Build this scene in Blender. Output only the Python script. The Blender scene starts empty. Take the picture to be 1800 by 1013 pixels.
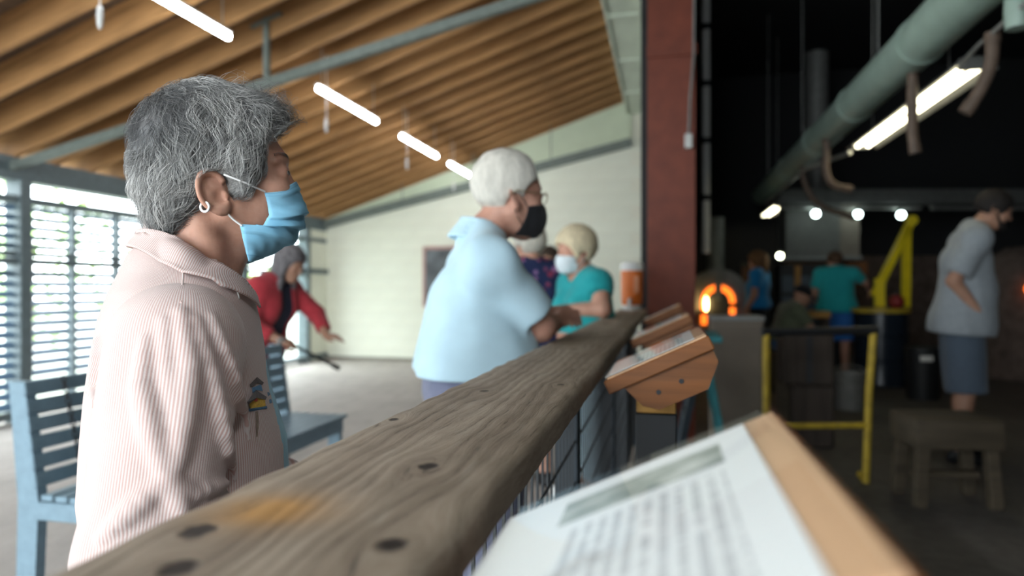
import bpy, bmesh, math, random
import numpy as np
from mathutils import Vector, Matrix

# ------------------------------------------------------------------ camera, sky, exposure
scene = bpy.context.scene
COL = scene.collection
THETA = math.atan(270 / 1200.0)          # the rail runs along +Y; the camera is turned left of it
CAM_Z = 1.17
cam_data = bpy.data.cameras.new('camera')
cam_data.sensor_width = 36.0
cam_data.lens = 24.0
cam_data.clip_start = 0.02
cam_data.dof.use_dof = True
cam_data.dof.focus_distance = 0.86
cam_data.dof.aperture_fstop = 2.7
cam = bpy.data.objects.new('camera', cam_data)
cam.location = (0, 0, CAM_Z)
cam.rotation_euler = (math.pi / 2, 0, THETA)
COL.objects.link(cam)
scene.camera = cam

world = bpy.data.worlds.new('sky')
scene.world = world
world.use_nodes = True
bgn = world.node_tree.nodes['Background']
bgn.inputs['Color'].default_value = (0.86, 0.95, 1.0, 1)
bgn.inputs['Strength'].default_value = 10.5

vs = scene.view_settings
vs.view_transform = 'Standard'
vs.look = 'None'
vs.exposure = 0.12
vs.gamma = 1.0
vs.use_curve_mapping = False

def portal(name, loc, rot, sx, sy):
    l = bpy.data.lights.new(name, 'AREA'); l.shape = 'RECTANGLE'; l.size = sx; l.size_y = sy
    l.cycles.is_portal = True
    o = bpy.data.objects.new(name, l); o.location = loc; o.rotation_euler = rot
    COL.objects.link(o); return o
# sky portals in the two openings of the visitors' gallery (they only guide sampling of the sky)
portal('window_portal', (-5.62, 3.6, 1.05), (0, -math.pi / 2, 0), 2.2, 12.6)
portal('entrance_portal', (-2.72, -3.45, 1.6), (math.pi / 2, 0, 0), 4.95, 3.2)

# ------------------------------------------------------------------ node helpers
class V:
    """a node socket with arithmetic"""
    def __init__(s, nt, sock): s.nt = nt; s.s = sock
    def _m(s, op, *o, clamp=False):
        n = s.nt.nodes.new('ShaderNodeMath'); n.operation = op; n.use_clamp = clamp
        for i, x in enumerate((s,) + o):
            if isinstance(x, V): s.nt.links.new(x.s, n.inputs[i])
            else: n.inputs[i].default_value = x
        return V(s.nt, n.outputs[0])
    def __add__(s, o): return s._m('ADD', o)
    __radd__ = __add__
    def __sub__(s, o): return s._m('SUBTRACT', o)
    def __rsub__(s, o): return (s * -1.0) + o
    def __mul__(s, o): return s._m('MULTIPLY', o)
    __rmul__ = __mul__
    def __truediv__(s, o): return s._m('DIVIDE', o)
    def sin(s): return s._m('SINE')
    def abs(s): return s._m('ABSOLUTE')
    def exp(s): return s._m('EXPONENT')
    def fract(s): return s._m('FRACT')
    def sqrt(s): return s._m('SQRT')
    def pow(s, e): return s._m('POWER', e)
    def max(s, o): return s._m('MAXIMUM', o)
    def min(s, o): return s._m('MINIMUM', o)
    def lt(s, o): return s._m('LESS_THAN', o)
    def gt(s, o): return s._m('GREATER_THAN', o)
    def step(s, a, b):
        n = s.nt.nodes.new('ShaderNodeMapRange'); n.interpolation_type = 'SMOOTHSTEP'
        s.nt.links.new(s.s, n.inputs[0]); n.inputs[1].default_value = a; n.inputs[2].default_value = b
        return V(s.nt, n.outputs[0])

class Mat:
    def __init__(m, name, rough=0.6, metallic=0.0, spec=0.4):
        m.mat = bpy.data.materials.new(name); m.mat.use_nodes = True
        m.nt = m.mat.node_tree; m.b = m.nt.nodes['Principled BSDF']
        m.b.inputs['Roughness'].default_value = rough
        m.b.inputs['Metallic'].default_value = metallic
        m.b.inputs['Specular IOR Level'].default_value = spec
        m.tc = None
    def coords(m, kind='Object'):
        if m.tc is None: m.tc = m.nt.nodes.new('ShaderNodeTexCoord')
        return m.tc.outputs[kind]
    def xyz(m, sock=None):
        n = m.nt.nodes.new('ShaderNodeSeparateXYZ'); m.nt.links.new(sock or m.coords(), n.inputs[0])
        return [V(m.nt, o) for o in n.outputs]
    def comb(m, x, y, z):
        n = m.nt.nodes.new('ShaderNodeCombineXYZ')
        for i, q in enumerate((x, y, z)):
            if isinstance(q, V): m.nt.links.new(q.s, n.inputs[i])
            else: n.inputs[i].default_value = q
        return n.outputs[0]
    def noise(m, scale, detail=3, vec=None, stretch=None, rough=0.5):
        vec = vec or m.coords()
        if stretch:
            mp = m.nt.nodes.new('ShaderNodeMapping'); mp.inputs['Scale'].default_value = stretch
            m.nt.links.new(vec, mp.inputs[0]); vec = mp.outputs[0]
        n = m.nt.nodes.new('ShaderNodeTexNoise'); n.inputs['Scale'].default_value = scale
        n.inputs['Detail'].default_value = detail; n.inputs['Roughness'].default_value = rough
        m.nt.links.new(vec, n.inputs['Vector'])
        return V(m.nt, n.outputs[0])
    def attr(m, name):
        n = m.nt.nodes.new('ShaderNodeAttribute'); n.attribute_name = name
        return V(m.nt, n.outputs['Fac'])
    def rand(m):
        n = m.nt.nodes.new('ShaderNodeObjectInfo'); return V(m.nt, n.outputs['Random'])
    def ramp(m, fac, stops):
        n = m.nt.nodes.new('ShaderNodeValToRGB'); m.nt.links.new(fac.s, n.inputs[0])
        e = n.color_ramp.elements
        while len(e) < len(stops): e.new(0.5)
        for i, (p, c) in enumerate(stops): e[i].position = p; e[i].color = (*c, 1)
        return n.outputs[0]
    def mix(m, fac, a, b, mode='MIX'):
        n = m.nt.nodes.new('ShaderNodeMix'); n.data_type = 'RGBA'; n.blend_type = mode
        if isinstance(fac, V): m.nt.links.new(fac.s, n.inputs[0])
        else: n.inputs[0].default_value = fac
        for i, q in ((6, a), (7, b)):
            if isinstance(q, tuple): n.inputs[i].default_value = (*q, 1)
            else: m.nt.links.new(q, n.inputs[i])
        return n.outputs[2]
    def color(m, c):
        if isinstance(c, tuple): m.b.inputs['Base Color'].default_value = (*c, 1)
        else: m.nt.links.new(c, m.b.inputs['Base Color'])
        return m
    def rough(m, v): m.nt.links.new(v.s, m.b.inputs['Roughness']); return m
    def bump(m, v, dist=0.002, strength=0.6):
        n = m.nt.nodes.new('ShaderNodeBump'); n.inputs['Distance'].default_value = dist
        n.inputs['Strength'].default_value = strength
        m.nt.links.new(v.s, n.inputs['Height']); m.nt.links.new(n.outputs[0], m.b.inputs['Normal']); return m
    def emit(m, c, s):
        m.b.inputs['Emission Color'].default_value = (*c, 1); m.b.inputs['Emission Strength'].default_value = s; return m

def sc3(c, k): return tuple(min(1.0, q * k) for q in c)
def plain(name, c, rough=0.6, metallic=0.0, var=0.18, scale=18, bump=0.0, spec=0.4, stretch=None, rand=0.0):
    """painted / cloth / metal surface: base colour with soft mottling and fine relief"""
    m = Mat(name, rough, metallic, spec)
    n = m.noise(scale, 4, stretch=stretch)
    col = m.ramp(n, [(0.25, sc3(c, 1 - var)), (0.75, sc3(c, 1 + var))])
    if rand:
        r = m.rand(); col = m.mix(r * rand, col, sc3(c, 0.45))
    m.color(col)
    if bump: m.bump(m.noise(scale * 6, 3, stretch=stretch), bump)
    return m.mat
def glow(name, c, s):
    m = Mat(name, 0.5); m.color(c); m.emit(c, s); return m.mat

# ------------------------------------------------------------------ mesh helpers
def link(name, me, mat, parent=None, smooth=False):
    o = bpy.data.objects.new(name, me); COL.objects.link(o)
    if mat is not None and not me.materials:
        for q in (mat if isinstance(mat, (list, tuple)) else [mat]): me.materials.append(q)
    if parent is not None: o.parent = parent
    if smooth:
        me.polygons.foreach_set('use_smooth', [True] * len(me.polygons))
    return o
def tag(o, label, cat, group=None, kind=None):
    o['label'] = label
    o['category'] = cat
    if group: o['group'] = group
    if kind: o['kind'] = kind
    return o
def structure(o, label=None):
    o['kind'] = 'structure'
    if label: o['label'] = label
    return o
def empty(name, loc=(0, 0, 0), rz=0.0):
    o = bpy.data.objects.new(name, None); COL.objects.link(o)
    o.empty_display_size = 0.05; o.location = loc; o.rotation_euler = (0, 0, rz); return o

class B:
    """collects shapes into one bmesh"""
    def __init__(s): s.bm = bmesh.new()
    def box(s, c, size, rot=None, bev=0.0, seg=1):
        M = Matrix.Translation(c) @ (rot.to_4x4() if rot is not None else Matrix.Identity(4)) @ Matrix.Diagonal((*size, 1))
        r = bmesh.ops.create_cube(s.bm, size=1.0, matrix=M)
        if bev:
            es = list({e for v in r['verts'] for e in v.link_edges})
            bmesh.ops.bevel(s.bm, geom=es, offset=bev, segments=seg, affect='EDGES', profile=0.5)
        return s
    def boxb(s, lo, hi, bev=0.0, seg=1):
        c = [(a + b) / 2 for a, b in zip(lo, hi)]; z = [abs(b - a) for a, b in zip(lo, hi)]
        return s.box(c, z, None, bev, seg)
    def bar(s, a, b, w, h, up=(0, 0, 1), bev=0.0):
        a = Vector(a); b = Vector(b); d = (b - a); L = d.length; z = d.normalized()
        x = Vector(up).cross(z)
        if x.length < 1e-4: x = Vector((1, 0, 0)).cross(z)
        x.normalize(); y = z.cross(x)
        R = Matrix((x, y, z)).transposed()
        return s.box((a + b) / 2, (w, h, L), R, bev)
    def tube(s, pts, r, n=10, caps=True):
        pts = [Vector(p) for p in pts]; rings = []
        rs = r if isinstance(r, (list, tuple)) else [r] * len(pts)
        prev = None
        for i, p in enumerate(pts):
            t = (pts[min(i + 1, len(pts) - 1)] - pts[max(i - 1, 0)]).normalized()
            if prev is None:
                x = t.orthogonal().normalized()
            else:
                x = (prev - t * prev.dot(t)).normalized()
            prev = x; y = t.cross(x)
            rings.append([s.bm.verts.new(p + (x * math.cos(2 * math.pi * k / n) + y * math.sin(2 * math.pi * k / n)) * rs[i]) for k in range(n)])
        for a, b in zip(rings[:-1], rings[1:]):
            for k in range(n): s.bm.faces.new((a[k], a[(k + 1) % n], b[(k + 1) % n], b[k]))
        if caps:
            s.bm.faces.new(rings[0][::-1]); s.bm.faces.new(rings[-1])
        return s
    def lathe(s, prof, n=24, c=(0, 0, 0), axis=None):
        M = axis or Matrix.Identity(3); c = Vector(c); rings = []
        for r, z in prof:
            rings.append([s.bm.verts.new(c + M @ Vector((r * math.cos(2 * math.pi * k / n), r * math.sin(2 * math.pi * k / n), z))) for k in range(n)])
        for a, b in zip(rings[:-1], rings[1:]):
            for k in range(n): s.bm.faces.new((a[k], a[(k + 1) % n], b[(k + 1) % n], b[k]))
        if prof[0][0] > 1e-5: s.bm.faces.new(rings[0][::-1])
        if prof[-1][0] > 1e-5: s.bm.faces.new(rings[-1])
        return s
    def prism(s, pts, d):
        """polygon pts (3D, planar) extruded by vector d"""
        d = Vector(d)
        a = [s.bm.verts.new(p) for p in pts]; b = [s.bm.verts.new(Vector(p) + d) for p in pts]; n = len(a)
        s.bm.faces.new(a[::-1]); s.bm.faces.new(b)
        for k in range(n): s.bm.faces.new((a[k], a[(k + 1) % n], b[(k + 1) % n], b[k]))
        return s
    def sphere(s, c, r, u=16, v=10, scale=(1, 1, 1)):
        bmesh.ops.create_uvsphere(s.bm, u_segments=u, v_segments=v, radius=r, matrix=Matrix.Translation(c) @ Matrix.Diagonal((*scale, 1)))
        return s
    def mesh(s, name):
        bmesh.ops.recalc_face_normals(s.bm, faces=s.bm.faces)
        me = bpy.data.meshes.new(name); s.bm.to_mesh(me); s.bm.free(); return me
    def build(s, name, mat, parent=None, smooth=False):
        o = link(name, s.mesh(name), mat, parent, smooth)
        if smooth:
            try:
                o.data.set_sharp_from_angle(angle=math.radians(40))
            except Exception: pass
        return o
def bez(p0, p1, p2, n=10):
    p0, p1, p2 = Vector(p0), Vector(p1), Vector(p2)
    return [(1 - t) ** 2 * p0 + 2 * t * (1 - t) * p1 + t * t * p2 for t in [i / n for i in range(n + 1)]]
def copy_tree(o, parent=None):
    c = o.copy(); COL.objects.link(c); c.parent = parent
    for ch in list(o.children):
        if ch is not c: copy_tree(ch, c)
    return c

# pixel of the 1800x1013 frame -> point in the place, used only to measure
_S, _C = math.sin(THETA), math.cos(THETA)
def ray(x, y):
    t = (x - 900) / 1200.0
    return Vector((-_S + t * _C, _C + t * _S, (506.5 - y) / 1200.0))
def at_depth(x, y, d): return Vector((0, 0, CAM_Z)) + ray(x, y) * d
def at_z(x, y, z):
    r = ray(x, y); return Vector((0, 0, CAM_Z)) + r * ((z - CAM_Z) / r.z)
def at_x(x, y, X):
    r = ray(x, y); return Vector((0, 0, CAM_Z)) + r * (X / r.x)
def at_y(x, y, Y):
    r = ray(x, y); return Vector((0, 0, CAM_Z)) + r * (Y / r.y)

# ------------------------------------------------------------------ materials of the place
def mat_rail():
    m = Mat('weathered_rail_wood', 0.72, 0, 0.35)
    x, y, z = m.xyz()
    knots = [(-0.293, 0.385, .011), (-0.163, 0.391, .010), (-0.203, 0.570, .009), (-0.317, 0.766, .006), (-0.268, 1.003, .007),
             (-0.165, 1.096, .006), (-0.2665, 0.333, .010), (-0.23, 1.75, .012), (-0.19, 2.5, .012), (-0.27, 3.1, .011), (-0.21, -0.1, .010)]
    warp = None; core = None; ring = None
    for kx, ky, r in knots:
        dx = x - kx; dy = (y - ky)
        q = dx * dx * (1.0 / (r * 3.2) ** 2) + dy * dy * (1.0 / (r * 6.5) ** 2)
        e = (q * -1.0).exp() * dx * 1.1
        warp = e if warp is None else warp + e
        c = (dx * dx * (1.0 / r ** 2) + dy * dy * (1.0 / (r * 1.25) ** 2))
        core = c if core is None else core.min(c)
    lowf = m.noise(1.6, 2, stretch=(6, 1, 1))
    g = x - warp + lowf * 0.055 + m.noise(7, 2, stretch=(5, .8, 1)) * 0.008
    fine = m.noise(60, 4, vec=m.comb(g * 9.0, y * 0.35, z * 3.0), rough=0.65)
    rings = (g * 330.0 + m.noise(3, 2) * 3.0).sin() * 0.5 + 0.5
    band = (g * 62.0 + 1.2).sin() * 0.5 + 0.5
    blot = m.noise(5, 3, stretch=(2.2, 0.8, 1))
    col = m.ramp(fine * 0.5 + band * 0.16 + blot * 0.34, [(0.25, (0.175, 0.132, 0.095)), (0.47, (0.305, 0.240, 0.180)), (0.70, (0.435, 0.360, 0.280))])
    col = m.mix(rings.pow(3.0) * 0.22, col, (0.085, 0.062, 0.045))
    worn = m.noise(13, 4, stretch=(4, .6, 1)).step(0.57, 0.75)
    col = m.mix(worn * 0.4, col, (0.43, 0.37, 0.30))
    # ochre stain beside the knot at the near end
    sx = x + 0.272; sy = y - 0.432
    st = ((sx * sx * 700.0 + sy * sy * 900.0 + m.noise(40, 3) * 0.9) * -1.0 + 0.4).exp()
    col = m.mix(st.min(0.85), col, (0.50, 0.26, 0.075))
    kn = 1.0 - (core + m.noise(130, 3) * 1.5 - 0.7).step(0.35, 1.5)
    col = m.mix(kn * 0.97, col, (0.022, 0.016, 0.014))
    crack = (fine - rings * 0.25).step(0.05, 0.26)
    col = m.mix((1.0 - crack) * 0.7, col, (0.05, 0.036, 0.027))
    m.color(col)
    m.bump(fine * 0.5 + rings * -0.42 + kn * -0.8, 0.0022, 0.8)
    return m.mat
def mat_wood(name, c, along='x', rough=0.65, rand=0.0, dark=0.5):
    m = Mat(name, rough, 0, 0.3)
    st = {'x': (1, 14, 14), 'y': (14, 1, 14), 'z': (14, 14, 1)}[along]
    n = m.noise(2.2, 5, stretch=st, rough=0.62); k = m.noise(1.3, 2)
    col = m.ramp(n * 0.7 + k * 0.3, [(0.3, sc3(c, dark)), (0.52, c), (0.75, sc3(c, 1.3))])
    if rand: col = m.mix(m.rand() * rand, col, sc3(c, 0.45))
    m.color(col); m.bump(n, 0.002, 0.5)
    return m.mat
M_RAIL = mat_rail()
M_RAFT = mat_wood('rafter_wood', (0.43, 0.225, 0.088), 'x', rand=0.35)
M_DECK = mat_wood('deck_plank_wood', (0.13, 0.08, 0.048), 'y', rand=0.6, dark=0.6)
M_FRAME = plain('grey_green_frame_paint', (0.115, 0.150, 0.160), 0.5)
M_SLAT = plain('blue_grey_louvre', (0.085, 0.145, 0.22), 0.4, rand=0.25, spec=0.5)
M_BENCH = plain('blue_bench_paint', (0.205, 0.30, 0.365), 0.45, var=0.12, scale=25, bump=0.0004)
M_BLOCK = plain('pale_block_paint', (0.82, 0.825, 0.70), 0.7, var=0.05, scale=3, bump=0.0008, rand=0.05)
M_MORTAR = plain('mortar_paint', (0.80, 0.78, 0.655), 0.8, var=0.05)
M_GABLE = plain('gable_panel_paint', (0.62, 0.69, 0.51), 0.6, var=0.05, scale=4)
M_CHORD = plain('grey_green_steel', (0.16, 0.185, 0.165), 0.5)
M_FASCIA = plain('pale_green_beam_paint', (0.60, 0.66, 0.54), 0.55, var=0.14, scale=6, stretch=(1, .3, 1), bump=0.0006)
M_REDCOL = plain('oxide_red_steel', (0.16, 0.036, 0.018), 0.6, var=0.2, scale=8, bump=0.0005)
M_DARKST = plain('dark_studio_paint', (0.022, 0.022, 0.024), 0.8)
M_STEEL = plain('dark_blue_grey_steel', (0.06, 0.08, 0.10), 0.5)
M_BLACK = plain('black_paint', (0.012, 0.013, 0.015), 0.5)
M_GALV = plain('galvanised_metal', (0.42, 0.42, 0.40), 0.4, 0.6, var=0.2)
M_GREYMET = plain('grey_sheet_metal', (0.23, 0.23, 0.22), 0.5, 0.3, var=0.2)
M_DUCT = plain('sea_green_duct_paint', (0.33, 0.43, 0.37), 0.5, 0.1, var=0.14, scale=6)
M_HOSE = plain('rusty_brown_hose', (0.11, 0.075, 0.055), 0.6, var=0.25)
M_YEL = plain('worn_yellow_paint', (0.46, 0.32, 0.03), 0.5, var=0.3, scale=14)
M_WHITE = plain('white_plastic', (0.80, 0.80, 0.78), 0.4, var=0.04)
M_ORANGE = plain('orange_plastic', (0.80, 0.19, 0.03), 0.4, var=0.06)
M_LECT = mat_wood('varnished_cedar', (0.20, 0.070, 0.017), 'x', 0.5, rand=0.15)
M_TEAL_PAINT = plain('teal_paint', (0.03, 0.22, 0.25), 0.5)
M_STUMP = mat_wood('charred_wood', (0.055, 0.042, 0.034), 'z', 0.8)
M_STOOL = mat_wood('dirty_stool_wood', (0.075, 0.058, 0.038), 'x', 0.75)
M_PLY = plain('grey_brown_board', (0.175, 0.145, 0.115), 0.7, var=0.15, scale=5)
M_BRICK = plain('sooty_brick', (0.12, 0.085, 0.07), 0.85, var=0.4, scale=9)
M_LED = glow('led_tube', (0.93, 0.97, 1.0), 50.0)
M_FLUO = glow('fluorescent_tube', (1.0, 0.93, 0.66), 7.0)
M_BULB = glow('lit_bulb', (0.80, 1.0, 0.95), 14.0)
M_WARM = glow('warm_bulb', (0.95, 1.0, 0.72), 14.0)
M_FIRE = glow('furnace_fire', (1.0, 0.17, 0.015), 2.4)
M_FLAME = glow('flame_core', (1.0, 0.72, 0.25), 16.0)
M_WIRE = plain('black_wire', (0.05, 0.055, 0.06), 0.5)
def mat_floor():
    m = Mat('worn_concrete', 0.75, 0, 0.3)
    n = m.noise(0.7, 5); f = m.noise(9, 5, stretch=(1, .35, 1)); s = m.noise(45, 3)
    col = m.ramp(n * 0.45 + f * 0.4 + s * 0.15, [(0.3, (0.30, 0.265, 0.24)), (0.5, (0.44, 0.395, 0.36)), (0.7, (0.56, 0.51, 0.47))])
    m.color(col); m.bump(f + s * 0.4, 0.002, 0.4); return m.mat
M_FLOOR = mat_floor()
def mat_sfloor():  # same concrete as the gallery, the workshop's shade put into a darker colour
    m = Mat('shaded_concrete', 0.7, 0, 0.3)
    n = m.noise(0.9, 5); s = m.noise(14, 4)
    m.color(m.ramp(n * 0.6 + s * 0.4, [(0.3, (0.055, 0.05, 0.045)), (0.7, (0.155, 0.14, 0.125))])); return m.mat
M_SFLOOR = mat_sfloor()
M_GROUND = plain('pale_gravel', (0.42, 0.43, 0.38), 0.9)
M_LEAF = plain('bright_leaves', (0.46, 0.62, 0.26), 0.6, var=0.3, scale=30)
M_BARK = plain('bark', (0.12, 0.09, 0.07), 0.9)

def mat_film(name, ior=1.35, rough=0.03):
    m = bpy.data.materials.new(name); m.use_nodes = True; nt = m.node_tree; nt.nodes.clear()
    o = nt.nodes.new('ShaderNodeOutputMaterial'); mx = nt.nodes.new('ShaderNodeMixShader'); t = nt.nodes.new('ShaderNodeBsdfTransparent'); g = nt.nodes.new('ShaderNodeBsdfGlossy'); f = nt.nodes.new('ShaderNodeFresnel')
    f.inputs['IOR'].default_value = ior; g.inputs['Roughness'].default_value = rough; t.inputs['Color'].default_value = (0.97, 0.985, 0.98, 1)
    ge = nt.nodes.new('ShaderNodeNewGeometry'); iv = nt.nodes.new('ShaderNodeMath'); iv.operation = 'SUBTRACT'; iv.inputs[0].default_value = 1.0; ml = nt.nodes.new('ShaderNodeMath'); ml.operation = 'MULTIPLY'
    nt.links.new(ge.outputs['Backfacing'], iv.inputs[1]); nt.links.new(iv.outputs[0], ml.inputs[0]); nt.links.new(f.outputs[0], ml.inputs[1]); nt.links.new(ml.outputs[0], mx.inputs[0]); nt.links.new(t.outputs[0], mx.inputs[1]); nt.links.new(g.outputs[0], mx.inputs[2]); nt.links.new(mx.outputs[0], o.inputs[0]); return m
# ------------------------------------------------------------------ the setting
XW = -5.5            # window wall
YF = 10.3            # far wall
YB = -3.5            # wall behind the camera
XG = -0.2            # line of the girder and railing
SL = 0.337           # roof pitch
def roof_z(x): return 2.29 + SL * (x + 5.44)      # underside of the rafters
def chord_z(x): return 2.20 + 0.225 * (x + 5.5)

fl = B().boxb((XW - 0.3, YB - 0.3, -0.12), (XG - 0.02, YF + 0.3, 0.0)).build('floor', M_FLOOR); structure(fl, 'pale worn concrete floor of the visitor gallery')
fs = B().boxb((XG - 0.02, YB - 0.3, -0.12), (7.2, 14.4, 0.0)).build('floor', M_SFLOOR); structure(fs, 'shade-darkened concrete floor of the glass workshop')
gr = B().boxb((-40, -30, -0.5), (XW - 0.3, 40, -0.12)).build('ground', M_GROUND); structure(gr)

# roof of the gallery: deck with planks and rafters
deck = B().prism([(XW - 0.35, YB - 0.2, roof_z(XW - 0.35) + 0.265), (XG, YB - 0.2, roof_z(XG) + 0.265),
                  (XG, YB - 0.2, roof_z(XG) + 0.30), (XW - 0.35, YB - 0.2, roof_z(XW - 0.35) + 0.30)], (0, YF + 0.4 - YB, 0)).build('ceiling', M_DECK)
structure(deck, 'sloping timber ceiling of exposed rafters under plank decking')
pl_len = YF + 0.3 - YB
n_pl = 37; pw = (XG - XW + 0.3) / n_pl
tilt = Matrix.Rotation(-math.atan(SL), 3, 'Y')
pm = B().box((0, 0, 0), (pw / math.cos(math.atan(SL)) - 0.004, pl_len, 0.03), None, 0.003).mesh('plank')
pm.materials.append(M_DECK)
for i in range(n_pl):
    xc = XW - 0.3 + pw * (i + 0.5)
    o = link('plank', pm, None, deck); o.location = (xc, (YF + YB) / 2, roof_z(xc) + 0.245); o.rotation_euler = tilt.to_euler()
rl = (XG - 0.1 - (XW - 0.3)) / math.cos(math.atan(SL))
rm = B().box((0, 0, 0.115), (rl, 0.042, 0.23), None, 0.004).mesh('rafter'); rm.materials.append(M_RAFT)
k = 0
yy = YF - 0.03
while yy > YB:
    xc = (XG - 0.1 + XW - 0.3) / 2
    o = link('rafter', rm, None, deck); o.location = (xc, yy, roof_z(xc)); o.rotation_euler = tilt.to_euler()
    yy -= 0.392; k += 1
# steel tie of the roof frame, with its hanger (brace runs from the window post to the girder)
tie = B().bar((XW + 0.02, 4.75, chord_z(XW)), (XG - 0.2, 4.75, chord_z(XG - 0.2)), 0.06, 0.07).build('trim_1', M_CHORD)
structure(tie, 'grey-green sloping steel tie below the rafters')
hx = -3.02
B().boxb((hx - 0.02, 4.73, chord_z(hx)), (hx + 0.02, 4.77, roof_z(hx) + 0.16)).build('hanger', M_CHORD, tie)
B().bar((hx - 0.13, 4.75, roof_z(hx - .13) + 0.14), (hx + 0.13, 4.75, roof_z(hx + .13) + 0.14), 0.05, 0.02).build('hanger_plate', M_CHORD, tie)

# girder above the railing
gd = B().boxb((-0.545, YB, 3.76), (-0.22, YF + 0.1, 4.34)).build('trim_2', M_FASCIA); structure(gd, 'pale green girder along the upper edge of the sloping roof')
B().boxb((-0.565, YB, 3.74), (-0.535, YF, 3.80), 0.003).build('lower_flange', M_FASCIA, gd)
B().boxb((-0.25, YB, 3.735), (-0.215, YF, 3.78), 0.003).build('lower_flange', M_FASCIA, gd)
for i in range(11):
    yb = YB + 0.9 + i * 1.3
    B().boxb((-0.53, yb, 3.735), (-0.24, yb + 0.05, 3.762), 0.003).build('stiffener', M_FASCIA, gd)
uw = B().boxb((-0.22, YB, 3.74), (-0.12, 14.2, 5.4)).build('wall_upper', M_DARKST); structure(uw)

# far wall of painted blocks with a projecting gable panel above the sloping chord
fw = B().prism([(XW - 0.1, YF + 0.02, 0), (XG, YF + 0.02, 0), (XG, YF + 0.02, 4.3), (XW - 0.1, YF + 0.02, 2.55)], (0, 0.2, 0)).build('wall_far', M_MORTAR)
structure(fw, 'pale painted concrete block end wall')
bl = B().box((0, 0, 0), (0.392, 0.03, 0.192), None, 0.004).mesh('block'); bl.materials.append(M_BLOCK)
for r in range(19):
    z = 0.1 + r * 0.2
    x = XW + 0.2 - (0.2 if r % 2 else 0.0)
    while x < XG - 0.1:
        if z - 0.1 < chord_z(x + 0.2):
            o = link('block', bl, None, fw); o.location = (x, YF + 0.0315, z)
        x += 0.4
gp = B().prism([(XW, YF - 0.05, chord_z(XW) + 0.05), (XG - 0.3, YF - 0.05, chord_z(XG - 0.3) + 0.05), (XG - 0.3, YF - 0.05, roof_z(XG - .3) + 0.2), (XW, YF - 0.05, roof_z(XW) + 0.2)], (0, 0.07, 0)).build('gable_panel', M_GABLE, fw)
B().bar((XW, YF - 0.06, chord_z(XW)), (XG - 0.3, YF - 0.06, chord_z(XG - 0.3)), 0.10, 0.12).build('sloping_chord', M_CHORD, fw)
for xs in (-4.1, -2.9, -1.7):
    B().boxb((xs - 0.006, YF - 0.055, chord_z(xs) + 0.06), (xs + 0.006, YF - 0.049, roof_z(xs) + 0.1)).build('panel_joint', M_CHORD, fw)
bb = B().boxb((XW, YF - 0.03, 0), (XG, YF + 0.02, 0.05)).build('baseboard_far', plain('dirty_skirting', (0.22, 0.20, 0.17), 0.8)); structure(bb)

# window wall: header, posts and louvred bays
wl = B().boxb((XW - 0.12, YB, 2.10), (XW + 0.06, YF, 2.30), 0.004).build('wall_left', M_FRAME); structure(wl, 'grey-green header beam over the louvred window wall')
B().boxb((XW - 0.08, YB, 1.905), (XW + 0.05, YF, 1.968), 0.003).build('head_rail', M_FRAME, wl)
B().boxb((XW - 0.10, YB, 0.04), (XW + 0.07, YF, 0.11), 0.003).build('sill_rail', M_FRAME, wl)
B().boxb((XW - 0.07, 9.72, 0.0), (XW + 0.04, YF, 2.12)).build('end_panel', M_BLOCK, wl)
B().boxb((XW - 0.03, 9.72, 1.40), (XW + 0.09, YF, 1.47), 0.003).build('end_rail', M_FRAME, wl)
posts = [-3.13, -1.53, 0.07, 1.67, 3.27, 4.87, 6.47, 8.07, 9.69]
for p in posts:
    B().boxb((XW - 0.10, p - 0.055, 0.0), (XW + 0.075, p + 0.055, 2.12), 0.004).build('post', M_FRAME, wl)
slm = {}
def slat_mesh(w, chord, ang):
    me = B().box((0, 0, 0), (chord, w, 0.007), Matrix.Rotation(ang, 3, 'Y'), 0.002).mesh('slat'); me.materials.append(M_SLAT); return me
up_s = slat_mesh(0.475, 0.06, math.radians(-46)); lo_s = slat_mesh(0.475, 0.082, math.radians(40))
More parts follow.
